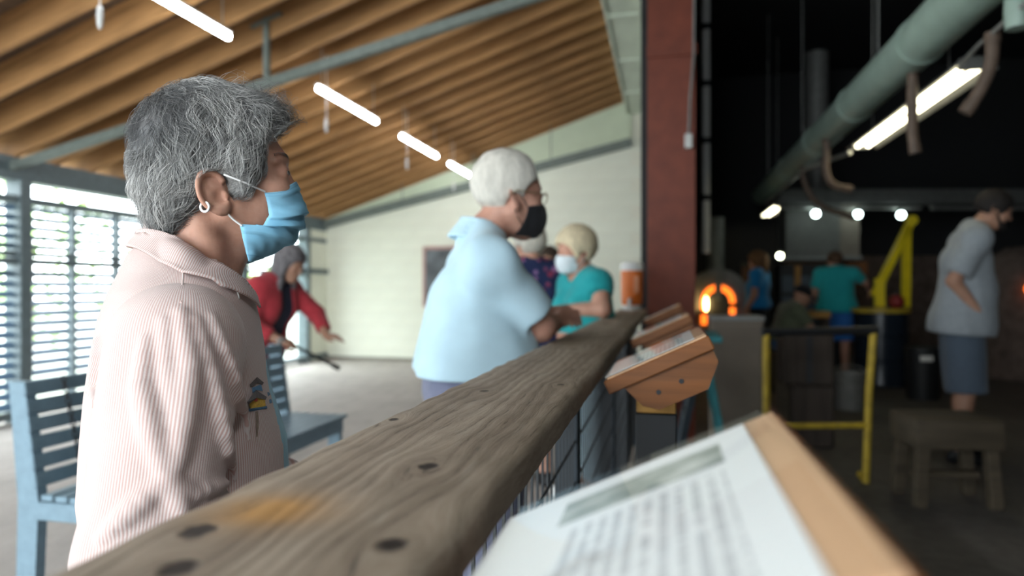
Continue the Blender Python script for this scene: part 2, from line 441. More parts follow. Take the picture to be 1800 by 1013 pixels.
for wi, (a, b) in enumerate(zip(posts[:-1], posts[1:])):
    w = empty('window_%d' % (wi + 1), (XW, (a + b) / 2, 0)); structure(w)
    w['label'] = ['louvred window bay far behind the camera', 'louvred window bay behind the camera', 'louvred window bay beside the camera', 'louvred window bay level with the bench',
                  'louvred window bay cut by the left edge of the picture', 'three-light louvred window bay left of the person in pink', 'louvred window bay hidden behind the person in pink', 'clear bright window bay beside the end wall'][wi]
    B().boxb((-0.06, a + 0.055 - w.location.y, 1.375), (0.05, b - 0.055 - w.location.y, 1.43), 0.003).build('transom', M_FRAME, w)
    B().boxb((-0.04, a + 0.055 - w.location.y, 1.445), (0.03, b - 0.055 - w.location.y, 1.49), 0.003).build('transom', M_FRAME, w)
    uw_ = (b - a) / 3
    if wi < 7:
        for j in (1, 2):
            yy = a + uw_ * j - w.location.y
            B().boxb((-0.04, yy - 0.014, 0.1), (0.04, yy + 0.014, 1.92), 0.002).build('mullion', M_FRAME, w)
    else:
        pane = mat_film('window_glass')
        B().boxb((-0.004, a + .055 - w.location.y, 1.48), (0.004, b - .055 - w.location.y, 1.91)).build('pane', pane, w)
        B().boxb((-0.004, a + .055 - w.location.y, 0.10), (0.004, b - .055 - w.location.y, 1.38)).build('pane', pane, w)
        continue
    loose = B()
    for j in range(3):
        yc = a + uw_ * (j + 0.5) - w.location.y
        for me, zs in ((up_s, [1.535 + q * 0.083 for q in range(5)]), (lo_s, [0.15 + q * 0.088 for q in range(14)])):
            for z in zs:
                if wi >= 4:
                    o = link('slat', me, None, w); o.location = (0, yc, z)
                else:
                    loose.box((0, yc, z), (0.06 if me is up_s else 0.082, 0.475, 0.007), Matrix.Rotation(math.radians(-46 if me is up_s else 40), 3, 'Y'))
    if wi < 4:
        o = loose.build('slats', M_SLAT, w); o['kind'] = 'stuff'
    else: loose.bm.free()

# rear wall of the gallery, unseen entrance widened to admit light; studio shell
wb = B().boxb((XW - 0.1, YB - 0.1, 3.25), (XG, YB, 4.6)).build('wall_back', M_BLOCK); structure(wb)
B().boxb((-0.25, YB - 0.1, 0), (XG, YB, 3.25)).build('pier', M_BLOCK, wb)
B().boxb((XW - 0.1, YB - 0.1, 0), (-5.2, YB, 3.1)).build('pier', M_BLOCK, wb)
for nm, lo, hi in (('wall_right', (7.0, YB, 0), (7.2, 14.4, 5.4)), ('wall_partition', (-0.2, 5.75, 0), (-0.1, 14.2, 3.76))):
    structure(B().boxb(lo, hi).build(nm, M_DARKST))
structure(B().boxb((XG, YB - 0.1, 0), (7.2, YB, 5.4)).build('wall_studio_rear', M_DARKST))
structure(B().boxb((XG, YB - 0.1, 5.3), (7.2, 14.4, 5.5)).build('ceiling', M_DARKST), 'black workshop roof')
ws = B().boxb((XG, 14.0, 0), (7.2, 14.2, 5.4)).build('wall_studio_far', M_DARKST); structure(ws, 'black far wall of the workshop')
B().boxb((2.2, 13.5, 0), (7.0, 14.0, 1.75)).build('low_brick_wall', M_BRICK, ws)

# red steel column at the end of the railing
rc_ = empty('trim_3', (0.03, 5.45, 0)); structure(rc_, 'oxide-red steel column at the end of the railing')
B().boxb((-0.165, -0.12, 0), (0.19, -0.095, 5.3), 0.003).build('flange', M_REDCOL, rc_)
B().boxb((-0.165, 0.12, 0), (0.19, 0.145, 5.3), 0.003).build('flange', M_REDCOL, rc_)
B().boxb((0.0, -0.095, 0), (0.02, 0.12, 5.3)).build('web', M_REDCOL, rc_)
B().boxb((-0.17, -0.14, 2.93), (0.20, -0.115, 3.02), 0.003).build('splice_plate', M_REDCOL, rc_)
jb = B().boxb((0.11, -0.17, 2.22), (0.165, -0.12, 2.33), 0.004).build('junction_box', M_GALV, rc_)
B().tube([(0.14, -0.14, 2.33), (0.15, -0.145, 2.6), (0.175, -0.15, 2.9), (0.18, -0.16, 3.4)], 0.009, 8).build('cable', M_GREYMET, rc_)

# ------------------------------------------------------------------ railing
rail = empty('railing', (-0.234, 0, 0)); tag(rail, 'weathered plank handrail on dark steel posts with wire mesh infill', 'railing')
RT = 1.013
def rail_plank():
    bm = bmesh.new()
    # cross-section with worn rounded edges, lofted along Y with slight waviness
    w, t = 0.099, 0.038
    prof = [(-w, -t), (-w, -0.006), (-w + 0.003, -0.002), (-w + 0.008, 0), (w - 0.011, 0), (w - 0.005, -0.002), (w - 0.001, -0.006), (w, -0.012), (w, -t)]
    ys = np.concatenate([np.linspace(-0.7, 2.4, 160), np.linspace(2.45, 5.28, 40)])
    rnd = np.random.RandomState(4); ph = rnd.rand(6) * 6
    rings = []
    for y in ys:
        dx = 0.0012 * math.sin(y * 31 + ph[0]) + 0.0009 * math.sin(y * 83 + ph[1]); dn = 0.0012 * math.sin(y * 47 + ph[2]) + 0.001 * math.sin(y * 19 + ph[3])
        ring = []
        for i, (px, pz) in enumerate(prof):
            e = dx if px > 0 else dn
            ring.append(bm.verts.new((-0.234 + px + e * (1 if i not in (0, 8) else .5), y, RT + pz + (0.0008 * math.sin(y * 61 + i) if 1 < i < 8 else 0))))
        rings.append(ring)
    for a, b in zip(rings[:-1], rings[1:]):
        for k in range(len(prof)): bm.faces.new((a[k], a[(k + 1) % 9], b[(k + 1) % 9], b[k]))
    bm.faces.new(rings[0]); bm.faces.new(rings[-1][::-1])
    bmesh.ops.recalc_face_normals(bm, faces=bm.faces)
    me = bpy.data.meshes.new('plank'); bm.to_mesh(me); bm.free(); return me
pk = link('plank', rail_plank(), M_RAIL, rail, True); pk.location = (0.234, 0, 0)
pk.data.set_sharp_from_angle(angle=math.radians(50))
for py in (-0.55, 0.52, 1.67, 2.85, 4.0, 5.15):
    B().boxb((-0.028, py - 0.028, 0), (0.028, py + 0.028, RT - 0.038), 0.003).build('post', M_STEEL, rail)
B().boxb((-0.02, -0.6, 0.10), (0.02, 5.2, 0.14)).build('bottom_rail', M_STEEL, rail)
B().boxb((-0.02, -0.6, RT - 0.075), (0.02, 5.2, RT - 0.038)).build('top_rail', M_STEEL, rail)
mesh_w = B()
yy = -0.5
while yy < 5.12:
    mesh_w.bar((0.02, yy, 0.12), (0.02, yy, RT - 0.05), 0.004, 0.004); yy += 0.05
zz = 0.2
while zz < RT - 0.06:
    mesh_w.bar((0.022, -0.55, zz), (0.022, 5.15, zz), 0.004, 0.004); zz += 0.1
mo = mesh_w.build('wire_mesh', M_WIRE, rail); mo['kind'] = 'stuff'

# ------------------------------------------------------------------ lecterns with information sheets
def mat_sheet(seed, hue):
    m = Mat('printed_sheet_%d' % seed, 0.45, 0, 0.5)
    n = m.nt.nodes.new('ShaderNodeAttribute'); n.attribute_name = 'sheet_uv'
    u, v, _ = m.xyz(n.outputs['Vector'])
    vec = n.outputs['Vector']
    # lines of text run along the sheet; words are broken by noise
    row = (u * 21.0 + 0.2).fract()
    word = m.noise(1.0, 2, vec=m.comb(v * 46.0, (u * 21.0 + 0.2)._m('FLOOR') * 3.7, seed * 1.0)).step(0.40, 0.46)
    blk = u.gt(0.33) * u.lt(0.83) * v.gt(0.05) * v.lt(0.66)
    ink = row.gt(0.42) * blk * word
    col = m.mix(ink * 0.45, (0.86, 0.87, 0.87), (0.16, 0.17, 0.20))
    pic = u.gt(0.28) * u.lt(0.84) * v.gt(0.72) * v.lt(0.90)
    pn = m.noise(4.0, 4, vec=m.comb(u * 1.6, v * 3.0, seed * 2.0))
    pc = m.ramp(pn, [(0.3, (0.16, 0.19, 0.17)), (0.5, hue), (0.7, (0.62, 0.64, 0.60))])
    col = m.mix(pic, col, pc)
    m.color(col); return m.mat
M_TAN = mat_wood('sanded_pale_board', (0.60, 0.37, 0.22), 'y', 0.5)
M_CLEAR = mat_film('clear_acrylic', 1.14)
M_POSTTOP = mat_wood('yellow_pine_post', (0.45, 0.24, 0.06), 'z', 0.6)
def lectern(y0, label, seed, hue, film):
    L = empty('lectern', (-0.02, y0 + 0.139, 0))
    tag(L, label, 'lectern', 'information lecterns along the railing')
    LY = 0.139
    ang = math.atan2(1.089 - 1.001, 0.187); R = Matrix.Rotation(-ang, 3, 'Y')
    base = Vector((-0.092, 0, 1.001 - 0.004)); wid = 0.187 / math.cos(ang)
    def P(u, v, h): return base + R @ Vector((u * wid, 0, h)) + Vector((0, (v - 0.5) * 2 * LY, 0))
    c = base + R @ Vector((wid / 2, 0, -0.013)); B().box(c, (wid, 2 * LY, 0.026), R, 0.002).build('board', M_LECT, L)
    c = base + R @ Vector((wid / 2 + 0.002, 0, 0.0015)); B().box(c, (wid - 0.012, 2 * LY - 0.01, 0.003), R).build('backing', M_TAN, L)
    # printed sheet, a grid with its own coordinates
    nu, nv = 14, 18
    vs_, fs_, uv = [], [], []
    for i in range(nu + 1):
        for j in range(nv + 1):
            u, v = i / nu, j / nv
            vs_.append(P(0.02 + 0.86 * u, 0.03 + 0.93 * v, 0.0042)); uv.append((0.02 + 0.92 * u, v, 0))
    for i in range(nu):
        for j in range(nv):
            a = i * (nv + 1) + j; fs_.append((a, a + nv + 1, a + nv + 2, a + 1))
    me = bpy.data.meshes.new('sheet'); me.from_pydata(vs_, [], fs_)
    at = me.attributes.new('sheet_uv', 'FLOAT_VECTOR', 'POINT'); at.data.foreach_set('vector', np.array(uv).ravel())
    link('sheet', me, mat_sheet(seed, hue), L)
    # clear film over the sheet; on the nearest lectern it bulges and curls
    vs_, fs_ = [], []; nu, nv = 30, 40
    for i in range(nu + 1):
        for j in range(nv + 1):
            u, v = i / nu, j / nv
            h = 0.0065
            if film:
                h += 0.011 * math.exp(-(((u - 0.43) / 0.10) ** 2 + ((v - 0.22) / 0.13) ** 2))
            vs_.append(P(0.005 + 0.985 * u, 0.01 + 0.98 * v, h))
    for i in range(nu):
        for j in range(nv):
            a = i * (nv + 1) + j; fs_.append((a, a + nv + 1, a + nv + 2, a + 1))
    me = bpy.data.meshes.new('film'); me.from_pydata(vs_, [], fs_)
    fo = link('clear_cover', me, M_CLEAR, L, True); pass
    # side cheeks below the board
    for s in (-1, 1):
        ya = s * (LY - 0.022)
        pts = [P(0.14, 0.5, -0.026), P(0.98, 0.5, -0.026), P(0.98, 0.5, -0.050), P(0.80, 0.5, -0.088), P(0.34, 0.5, -0.088), P(0.22, 0.5, -0.07)]
        pts = [Vector((p.x, ya - 0.01, p.z)) for p in pts]
        ck = B().prism(pts, (0, 0.02, 0)).build('cheek', M_LECT, L)
        for uu, hh in ((0.40, -0.058), (0.62, -0.056)):
            q = P(uu, 0.5, hh)
            B().lathe([(0.0045, 0), (0.0045, 0.004), (0, 0.004)], 10, (q.x, ya + s * 0.009, q.z), Matrix.Rotation(-s * math.pi / 2, 3, 'X')).build('bolt', M_BLACK, ck)
    B().boxb((-0.036, -0.04, 0.925), (0.04, 0.04, 1.005), 0.002).build('post_top', M_POSTTOP, L)
    B().boxb((-0.038, -0.042, 0.0), (0.042, 0.042, 0.925), 0.003).build('post', M_BLACK, L)
    B().boxb((-0.09, -0.09, 0.0), (0.09, 0.09, 0.015)).build('foot_plate', M_BLACK, L)
    return L
lectern(0.217, 'blurred slanted information sheet on board, nearest the camera beside the handrail', 1, (0.36, 0.40, 0.36), True)
lectern(1.264, 'cedar lectern with bolted cheek on black post, second along the handrail', 2, (0.62, 0.30, 0.22), False)
lectern(2.24, 'cedar lectern third along the handrail, level with the person in pale blue', 3, (0.45, 0.36, 0.30), False)
lectern(3.62, 'farthest cedar lectern along the handrail, close to the red column', 4, (0.40, 0.36, 0.34), False)

# ------------------------------------------------------------------ bench
bn = empty('bench', (-2.08, 2.86, 0)); tag(bn, 'blue painted slatted wooden bench behind the person in pink', 'bench')
by0, by1 = 2.02 - 2.86, 3.72 - 2.86
def bx(x): return x + 2.08
for y in (by0 + 0.02, by1 - 0.02):
    # rear leg runs up into a leaning back post
    B().prism([(bx(-2.30), y - 0.02, 0), (bx(-2.22), y - 0.02, 0), (bx(-2.20), y - 0.02, 0.40), (bx(-2.26), y - 0.02, 0.83), (bx(-2.33), y - 0.02, 0.83), (bx(-2.29), y - 0.02, 0.40)], (0, 0.04, 0)).build('rear_leg', M_BENCH, bn)
    B().boxb((bx(-1.94), y - 0.02, 0), (bx(-1.865), y + 0.02, 0.385), 0.003).build('front_leg', M_BENCH, bn)
    B().boxb((bx(-2.24), y - 0.022, 0.335), (bx(-1.86), y + 0.022, 0.40), 0.003).build('end_rail', M_BENCH, bn)
B().boxb((bx(-1.885), by0, 0.325), (bx(-1.858), by1, 0.40), 0.003).build('front_rail', M_BENCH, bn)
sm = B().box((0, 0, 0), (0.052, by1 - by0, 0.022), None, 0.004).mesh('seat_slat'); sm.materials.append(M_BENCH)
for i in range(6):
    o = link('seat_slat', sm, None, bn); o.location = (bx(-2.165 + i * 0.0615), 0.01, 0.411 + 0.004 * abs(i - 2.5) / 2.5)
bm_ = B().box((0, 0, 0), (0.020, by1 - by0, 0.052), None, 0.004).mesh('back_slat'); bm_.materials.append(M_BENCH)
tiltb = math.atan2(0.06, 0.43)
for i in range(6):
    z = 0.475 + i * 0.066; o = link('back_slat', bm_, None, bn); o.location = (bx(-2.20 - (z - 0.40) * 0.14), 0, z); o.rotation_euler = (0, -tiltb, 0)
# chain that hangs over the back slats at the near end
M_CHAIN = plain('dark_chain', (0.05, 0.045, 0.045), 0.5, 0.5)
ch = empty('chain', (-2.08, 2.86, 0)); tag(ch, 'dark chain hanging over the blue bench back', 'chain')
lk = B(); 
lk.tube([(0.008 * math.cos(a), 0, 0.014 * math.sin(a)) for a in [2 * math.pi * q / 12 for q in range(12)]] + [(0.008, 0, 0), (0.00693, 0, 0.007)], 0.0024, 6, False)
lm = lk.mesh('link'); lm.materials.append(M_CHAIN)
for i in range(22):
    z = 0.825 - i * 0.0215
    o = link('link', lm, None, ch); o.location = (bx(-2.175 - max(0, (z - 0.40)) * 0.14), by0 + 0.14 + i * 0.0022, z); o.rotation_euler = (0, -tiltb, math.pi / 2 * (i % 2) + 0.4)

# ------------------------------------------------------------------ drink cooler on the rail end
ck = empty('drink_cooler', (-0.235, 4.93, RT)); tag(ck, 'orange drink cooler with white lid standing at the far end of the handrail', 'cooler')
B().lathe([(0.064, 0.035), (0.072, 0.045), (0.077, 0.10), (0.078, 0.28), (0.0, 0.28)], 28).build('body', M_ORANGE, ck, True)
B().lathe([(0.060, 0.0), (0.062, 0.004), (0.064, 0.035), (0.0, 0.035)], 28).build('base', M_WHITE, ck, True)
B().lathe([(0.081, 0.28), (0.082, 0.285), (0.080, 0.325), (0.070, 0.338), (0, 0.34)], 28).build('lid', M_WHITE, ck, True)
B().tube([(-0.01, -0.072, 0.075), (-0.012, -0.10, 0.072), (-0.013, -0.105, 0.035)], 0.013, 10).build('spigot', M_WHITE, ck, True)
B().boxb((0.02, -0.084, 0.12), (0.05, -0.076, 0.24), 0.002).build('paper_label', plain('faded_label', (0.75, 0.33, 0.18), 0.6), ck)

# ------------------------------------------------------------------ LED tubes
def led(y0, y1, label, x=-2.82, z=2.83, top=None):
    top = (roof_z(x) + 0.02 if top is None else top) - z
    L = empty('tube_light', (x, (y0 + y1) / 2, z)); tag(L, label, 'light', 'hanging tube lights in the gallery')
    h = (y1 - y0) / 2
    B().tube([(0, -h + .01, 0), (0, -h + 0.02, 0), (0, h - 0.02, 0), (0, h - .01, 0)], [0.014, 0.021, 0.021, 0.014], 16).build('tube', M_LED, L, True)
    B().boxb((-0.02, -h, 0.024), (0.02, h, 0.044), 0.003).build('housing', M_WHITE, L)
    for s in (-1, 1):
        B().tube([(0, s * (h - 0.08), 0.04), (0, s * (h - 0.08), top)], 0.004, 6).build('chain', M_GALV, L)
    c = B().tube([(0.03, -h + 0.10, 0.30), (0.032, -h + 0.10, 0.0), (0.03, -h + 0.10, -0.26)], 0.0035, 6).build('pull_cord', M_WHITE, L)
    B().lathe([(0.004, 0.03), (0.013, 0.02), (0.016, -0.02), (0.013, -0.07), (0.006, -0.09), (0, -0.092)], 10, (0.03, -h + 0.10, -0.26)).build('cord_pull', M_WHITE, c, True)
led(-1.6, -0.4, 'added unseen tube light behind the camera over the gallery')  # out of view, added behind the visible row for more light
led(-1.0, 0.2, 'tube light hanging over the handrail above the camera', 0.30, 2.3, 5.29)
led(0.6, 1.8, 'added unseen tube light above and left of the camera')  # also unseen, added to brighten the foreground
led(2.81, 4.01, 'nearest bright tube light hanging at the top left under the rafters')
led(5.17, 6.37, 'second bright tube light from the camera under the rafters')
led(7.01, 8.21, 'third bright tube light from the camera under the rafters')
led(8.72, 9.92, 'farthest bright tube light, beside the head of the person in pale blue')

# framed notice on the far wall
fr = empty('framed_notice', (-3.4, YF - 0.006, 1.35)); tag(fr, 'pinkish framed notice on the block wall behind the pale blue shirt', 'frame')
B().boxb((-0.37, -0.02, -0.48), (0.37, 0.0, 0.48), 0.004).build('border', plain('dusty_pink_frame', (0.45, 0.27, 0.24), 0.6), fr)
B().boxb((-0.32, -0.024, -0.43), (0.32, -0.018, 0.43)).build('print', plain('dark_print', (0.11, 0.12, 0.13), 0.4, var=0.8, scale=4), fr)

# shrubs outside the louvres
def shrub(x, y, s, h, label, seed):
    o = empty('shrub', (x, y, -0.12)); tag(o, label, 'shrub', 'shrubs outside the window wall')
    r = np.random.RandomState(seed); n = 420
    c = r.normal(size=(n, 3)); c /= np.linalg.norm(c, axis=1)[:, None]; c *= (r.rand(n, 1) ** 0.4)
    c = c * np.array([s, s, h * 0.45]) + np.array([0, 0, h * 0.55])
    a = r.normal(size=(n, 3)); a /= np.linalg.norm(a, axis=1)[:, None]; b = np.cross(a, r.normal(size=(n, 3))); b /= np.linalg.norm(b, axis=1)[:, None]
    a *= 0.10; b *= 0.055
    v = np.stack([c - a, c + b, c + a, c - b], 1).reshape(-1, 3)
    f = np.arange(4 * n).reshape(n, 4)
    me = bpy.data.meshes.new('foliage'); me.from_pydata(v.tolist(), [], f.tolist()); lf = link('foliage', me, M_LEAF, o); lf['kind'] = 'stuff'
    B().tube([(0, 0, 0), (0.03, 0, h * 0.3), (0, 0.04, h * 0.7)], [0.05, 0.04, 0.02], 8).build('stem', M_BARK, o)
shrub(-8.4, 6.0, 1.0, 2.6, 'leafy green shrub outside the louvres at the left edge', 1)
shrub(-9.2, 8.3, 1.2, 3.4, 'tall green shrub seen through the upper louvres', 2)
shrub(-8.8, 10.6, 0.9, 2.2, 'low green shrub outside behind the person in pink', 3)
shrub(-10.5, 14.5, 1.4, 3.0, 'distant green shrub beyond the clear window bay', 4)

# ------------------------------------------------------------------ workshop
# big green extract duct with seams and drop hoses
du = empty('extract_duct', (1.5, 7.0, 2.66)); tag(du, 'large sea-green extract duct running under the workshop roof', 'duct')
def ysec(a, b): return a - 7.0, b - 7.0
segs = [1.6, 3.2, 4.55, 6.0, 7.4, 9.0, 11.6]
for a, b in zip(segs[:-1], segs[1:]):
    a_, b_ = ysec(a, b)
    B().tube([(0, a_ + 0.01, 0), (0, b_, 0)], 0.14, 28).build('section', M_DUCT, du, True)
    B().tube([(0, a_ - 0.02, 0), (0, a_ + 0.02, 0)], 0.147, 28).build('joint_band', M_DUCT, du, True)
for yh in (2.6, 5.4, 8.2, 10.8):
    B().tube([(0, yh - 7, 0.12), (0, yh - 7, 2.6)], 0.006, 6).build('hanger_rod', M_GREYMET, du)
B().lathe([(0.05, 0.0), (0.055, -0.14), (0.05, -0.22)], 14, (0.10, 3.62 - 7, -0.06)).build('drop_stub', M_DUCT, du, True)
def hose(pts, r, label):
    q = [Vector(p) for p in pts]; o = empty('drop_hose', q[0]); tag(o, label, 'hose', 'hoses hanging from the duct')
    P = []
    for i in range(len(q) - 2 + (len(q) == 2)):
        pass
    # smooth through the points
    n = 6
    for i in range(len(q) - 1):
        p0 = q[max(i - 1, 0)]; p1 = q[i]; p2 = q[i + 1]; p3 = q[min(i + 2, len(q) - 1)]
        for k in range(n):
            t = k / n
            P.append(0.5 * ((2 * p1) + (p2 - p0) * t + (2 * p0 - 5 * p1 + 4 * p2 - p3) * t * t + (3 * p1 - p0 - 3 * p2 + p3) * t ** 3))
    P.append(q[-1]); P = [p - q[0] for p in P]
    B().tube(P, r, 14).build('hose_body', M_HOSE, o, True)
    B().tube([P[0], P[0] + (P[1] - P[0]).normalized() * 0.05], r * 1.2, 14).build('collar', M_HOSE, o, True)
    e = (P[-1] - P[-2]).normalized()
    B().tube([P[-1] - e * 0.05, P[-1] + e * 0.005], r * 1.12, 14).build('nozzle', M_HOSE, o, True)
hose([at_depth(1745, 58, 3.45), at_depth(1742, 110, 3.45), at_depth(1722, 160, 3.47), at_depth(1697, 197, 3.5)], 0.032, 'rusty brown hose curving from the duct at the top right')
hose([at_depth(1604, 116, 4.3), at_depth(1604, 140, 4.3), at_depth(1603, 190, 4.3), at_depth(1604, 235, 4.3), at_depth(1609, 268, 4.3)], 0.032, 'short straight hose hanging in front of the fluorescent light')
hose([at_depth(1453, 238, 6.3), at_depth(1453, 262, 6.3), at_depth(1452, 300, 6.3), at_depth(1465, 325, 6.3), at_depth(1495, 333, 6.3)], 0.034, 'brown hose hooking to the right below the duct middle')
hose([at_depth(1411, 285, 7.6), at_depth(1411, 305, 7.6), at_depth(1418, 330, 7.6), at_depth(1440, 360, 7.6), at_depth(1500, 383, 7.6)], 0.03, 'thin brown hose sagging near the far end of the duct')
cd = empty('conduit', (1.62, 6.0, 2.42)); tag(cd, 'thin galvanised conduit running beside the green duct', 'pipe')
B().tube([at_depth(1800, 8, 3.1) - cd.location, at_depth(1720, 80, 3.6) - cd.location, at_depth(1690, 112, 4.0) - cd.location], 0.012, 8).build('pipe_run', M_GALV, cd, True)
B().tube([at_depth(1495, 268, 6.4) - cd.location, at_depth(1415, 297, 7.4) - cd.location, at_depth(1345, 357, 10.5) - cd.location], 0.02, 8).build('pipe_run', M_GALV, cd, True)

def fluo(x, y0, y1, z, label):
    L = empty('fluorescent_light', (x, (y0 + y1) / 2, z)); tag(L, label, 'light', 'workshop fluorescent lights')
    h = (y1 - y0) / 2
    B().prism([(-0.14, -h, -0.02), (-0.05, -h, 0.06), (0.05, -h, 0.06), (0.14, -h, -0.02), (0.13, -h, -0.026), (0.05, -h, 0.045), (-0.05, -h, 0.045), (-0.13, -h, -0.026)], (0, 2 * h, 0)).build('reflector', M_GREYMET, L)
    for s in (-1, 1):
        B().tube([(s * 0.045, -h + 0.05, 0), (s * 0.045, h - 0.05, 0)], 0.019, 12).build('tube', M_FLUO, L, True)
        B().boxb((-0.08, s * h - 0.02, -0.02), (0.08, s * h + 0.02, 0.05), 0.003).build('lamp_holder', M_GREYMET, L)
    for s in (-1, 1):
        B().tube([(0, s * h * 0.7, 0.06), (0, s * h * 0.7, 5.29 - z)], 0.004, 6).build('chain', M_GALV, L)
fluo(1.80, 4.6, 7.0, 2.50, 'long fluorescent batten below the green duct')
fluo(1.80, 11.7, 13.3, 2.50, 'far fluorescent batten at the end of the green duct')

# beam, conduit and three globe lamps
bmx = empty('cross_beam', at_depth(1600, 347, 9.9)); structure(bmx); bmx.name = 'trim_4'; bmx['label'] = 'grey beam crossing the back of the workshop'
a, b = at_depth(1365, 347, 9.9), at_depth(1900, 347, 9.9)
B().bar(a - bmx.location, b - bmx.location, 0.25, 0.21).build('beam_body', plain('dim_grey_beam', (0.13, 0.13, 0.125), 0.7), bmx)
cr = empty('lamp_rail', at_depth(1500, 366, 9.7)); tag(cr, 'pale conduit carrying three globe lamps at the back of the workshop', 'pipe')
B().tube([at_depth(1370, 366, 9.7) - cr.location, at_depth(1620, 366, 9.7) - cr.location], 0.02, 8).build('pipe_run', M_GALV, cr, True)
B().tube([at_depth(1636, 366, 9.7) - cr.location, at_depth(1860, 366, 9.7) - cr.location], 0.03, 8).build('pipe_run', M_GREYMET, cr, True)
def globe(px, py, d, r, mat, label, grp, cord=0.0):
    p = at_depth(px, py, d); L = empty('globe_lamp', p); tag(L, label, 'lamp', grp)
    B().sphere((0, 0, 0), r, 16, 10).build('bulb', mat, L, True)
    B().lathe([(r * 0.45, r * 0.8), (r * 0.5, r * 1.3), (r * 0.3, r * 1.7), (0, r * 1.7)], 12).build('socket', M_GREYMET, L, True)
    if cord: B().tube([(0, 0, r * 1.6), (0, 0, cord)], 0.005, 6).build('cord', M_BLACK, L)
globe(1434, 376, 9.66, 0.052, M_BULB, 'left of the three globe lamps under the pale conduit', 'globe lamps on the conduit')
globe(1508, 377, 9.66, 0.052, M_BULB, 'middle of the three globe lamps under the pale conduit', 'globe lamps on the conduit')
globe(1584, 378, 9.66, 0.052, M_BULB, 'right of the three globe lamps, above the yellow crane arm', 'globe lamps on the conduit')
globe(1242, 421, 9.0, 0.04, M_WARM, 'small bare lamp beside the red column above the furnace', 'bare bulbs over the furnaces', 3.4)
globe(1371, 450, 9.0, 0.04, M_WARM, 'small bare lamp between the worker in blue and the hood', 'bare bulbs over the furnaces', 0.90)

# silver pipe beside the column
sp = empty('silver_pipe', at_depth(1241, 445, 7.2)); tag(sp, 'silver vertical pipe hanging beside the red column', 'pipe')
z0 = 0.0; zt = 3.6
for i in range(6):
    B().tube([(0, 0, z0 + i * zt / 6), (0, 0, z0 + (i + 0.94) * zt / 6)], 0.042, 14).build('section', M_WHITE, sp, True)
    B().tube([(0, 0, z0 + (i + 0.92) * zt / 6), (0, 0, z0 + (i + 1.02) * zt / 6)], 0.050, 14).build('coupling', M_BLACK, sp, True)

# extraction hood
hd = empty('extraction_hood', at_depth(1440, 405, 10.2)); tag(hd, 'grey sheet-metal extraction hood below the cross beam', 'hood')
B().prism([(-0.50, -0.2, -0.40), (0.50, -0.2, -0.40), (0.50, -0.2, 0.38), (-0.50, -0.2, 0.38)], (0, 0.7, 0)).build('shell', plain('dull_hood_metal', (0.12, 0.118, 0.108), 0.6, 0.1), hd)
B().boxb((0.24, -0.215, -0.40), (0.50, -0.2, 0.38)).build('side_sheet', M_PLY, hd)
B().boxb((-0.54, -0.23, -0.45), (0.54, 0.53, -0.40), 0.005).build('rim', M_GREYMET, hd)
B().tube([(0, 0.15, 0.38), (0, 0.15, 2.7)], 0.16, 16).build('flue', M_GREYMET, hd, True)

# furnace with glowing door gap
fu = empty('furnace', (at_depth(1262, 560, 9.5).x, at_depth(1262, 560, 9.5).y, 0)); tag(fu, 'grey arched furnace glowing orange around its door', 'furnace')
def arch(w, h0, h1, y, n=14):
    pts = [(-w, y, h0), (w, y, h0)] + [(w * math.cos(a), y, h1 + w * math.sin(a)) for a in [math.pi * k / n for k in range(n + 1)]]
    return pts
B().prism(arch(0.42, 0.0, 1.02, 0.0), (0, 0.9, 0)).build('shell', plain('grey_refractory', (0.25, 0.25, 0.26), 0.8, var=0.3, scale=5), fu)
B().prism(arch(0.225, 0.66, 0.99, -0.02), (0, 0.03, 0)).build('glowing_opening', M_FIRE, fu)
dr = B().prism(arch(0.15, 0.60, 0.98, -0.06), (0, 0.045, 0)).build('door', plain('door_steel', (0.11, 0.10, 0.10), 0.7), fu)
B().boxb((-0.045, -0.065, 1.0), (0.045, -0.02, 1.34)).build('hanger', M_GREYMET, dr)
B().boxb((-0.27, -0.07, 0.80), (-0.13, -0.03, 0.86)).build('rail_left', M_BLACK, dr); B().boxb((0.13, -0.07, 0.90), (0.27, -0.03, 0.96)).build('rail_right', M_BLACK, dr)
B().boxb((-0.36, -0.10, 0.55), (0.36, 0.0, 0.62), 0.005).build('ledge', M_GREYMET, fu)
B().lathe([(0.0, -0.11), (0.022, -0.09), (0.030, 0.0), (0.022, 0.06), (0, 0.10)], 12, (-0.165, -0.10, 0.96)).build('flame', M_FLAME, fu, True)
B().tube([(0, 0.5, 1.44), (0, 0.5, 2.2)], 0.12, 14).build('flue', M_GREYMET, fu, True)
f2 = empty('furnace', (at_depth(1812, 560, 8.6).x, at_depth(1812, 560, 8.6).y, 0)); tag(f2, 'dark round furnace with a small orange port at the right edge', 'furnace')
B().lathe([(0.5, 0), (0.5, 1.3), (0.42, 1.55), (0.2, 1.7), (0, 1.72)], 24, (0.1, 0.4, 0)).build('shell', M_BRICK, f2, True)
B().lathe([(0.07, 0), (0.07, 0.05), (0, 0.05)], 16, (-0.06, -0.13, 1.16), Matrix.Rotation(math.pi / 2, 3, 'X')).build('port', M_FIRE, f2)

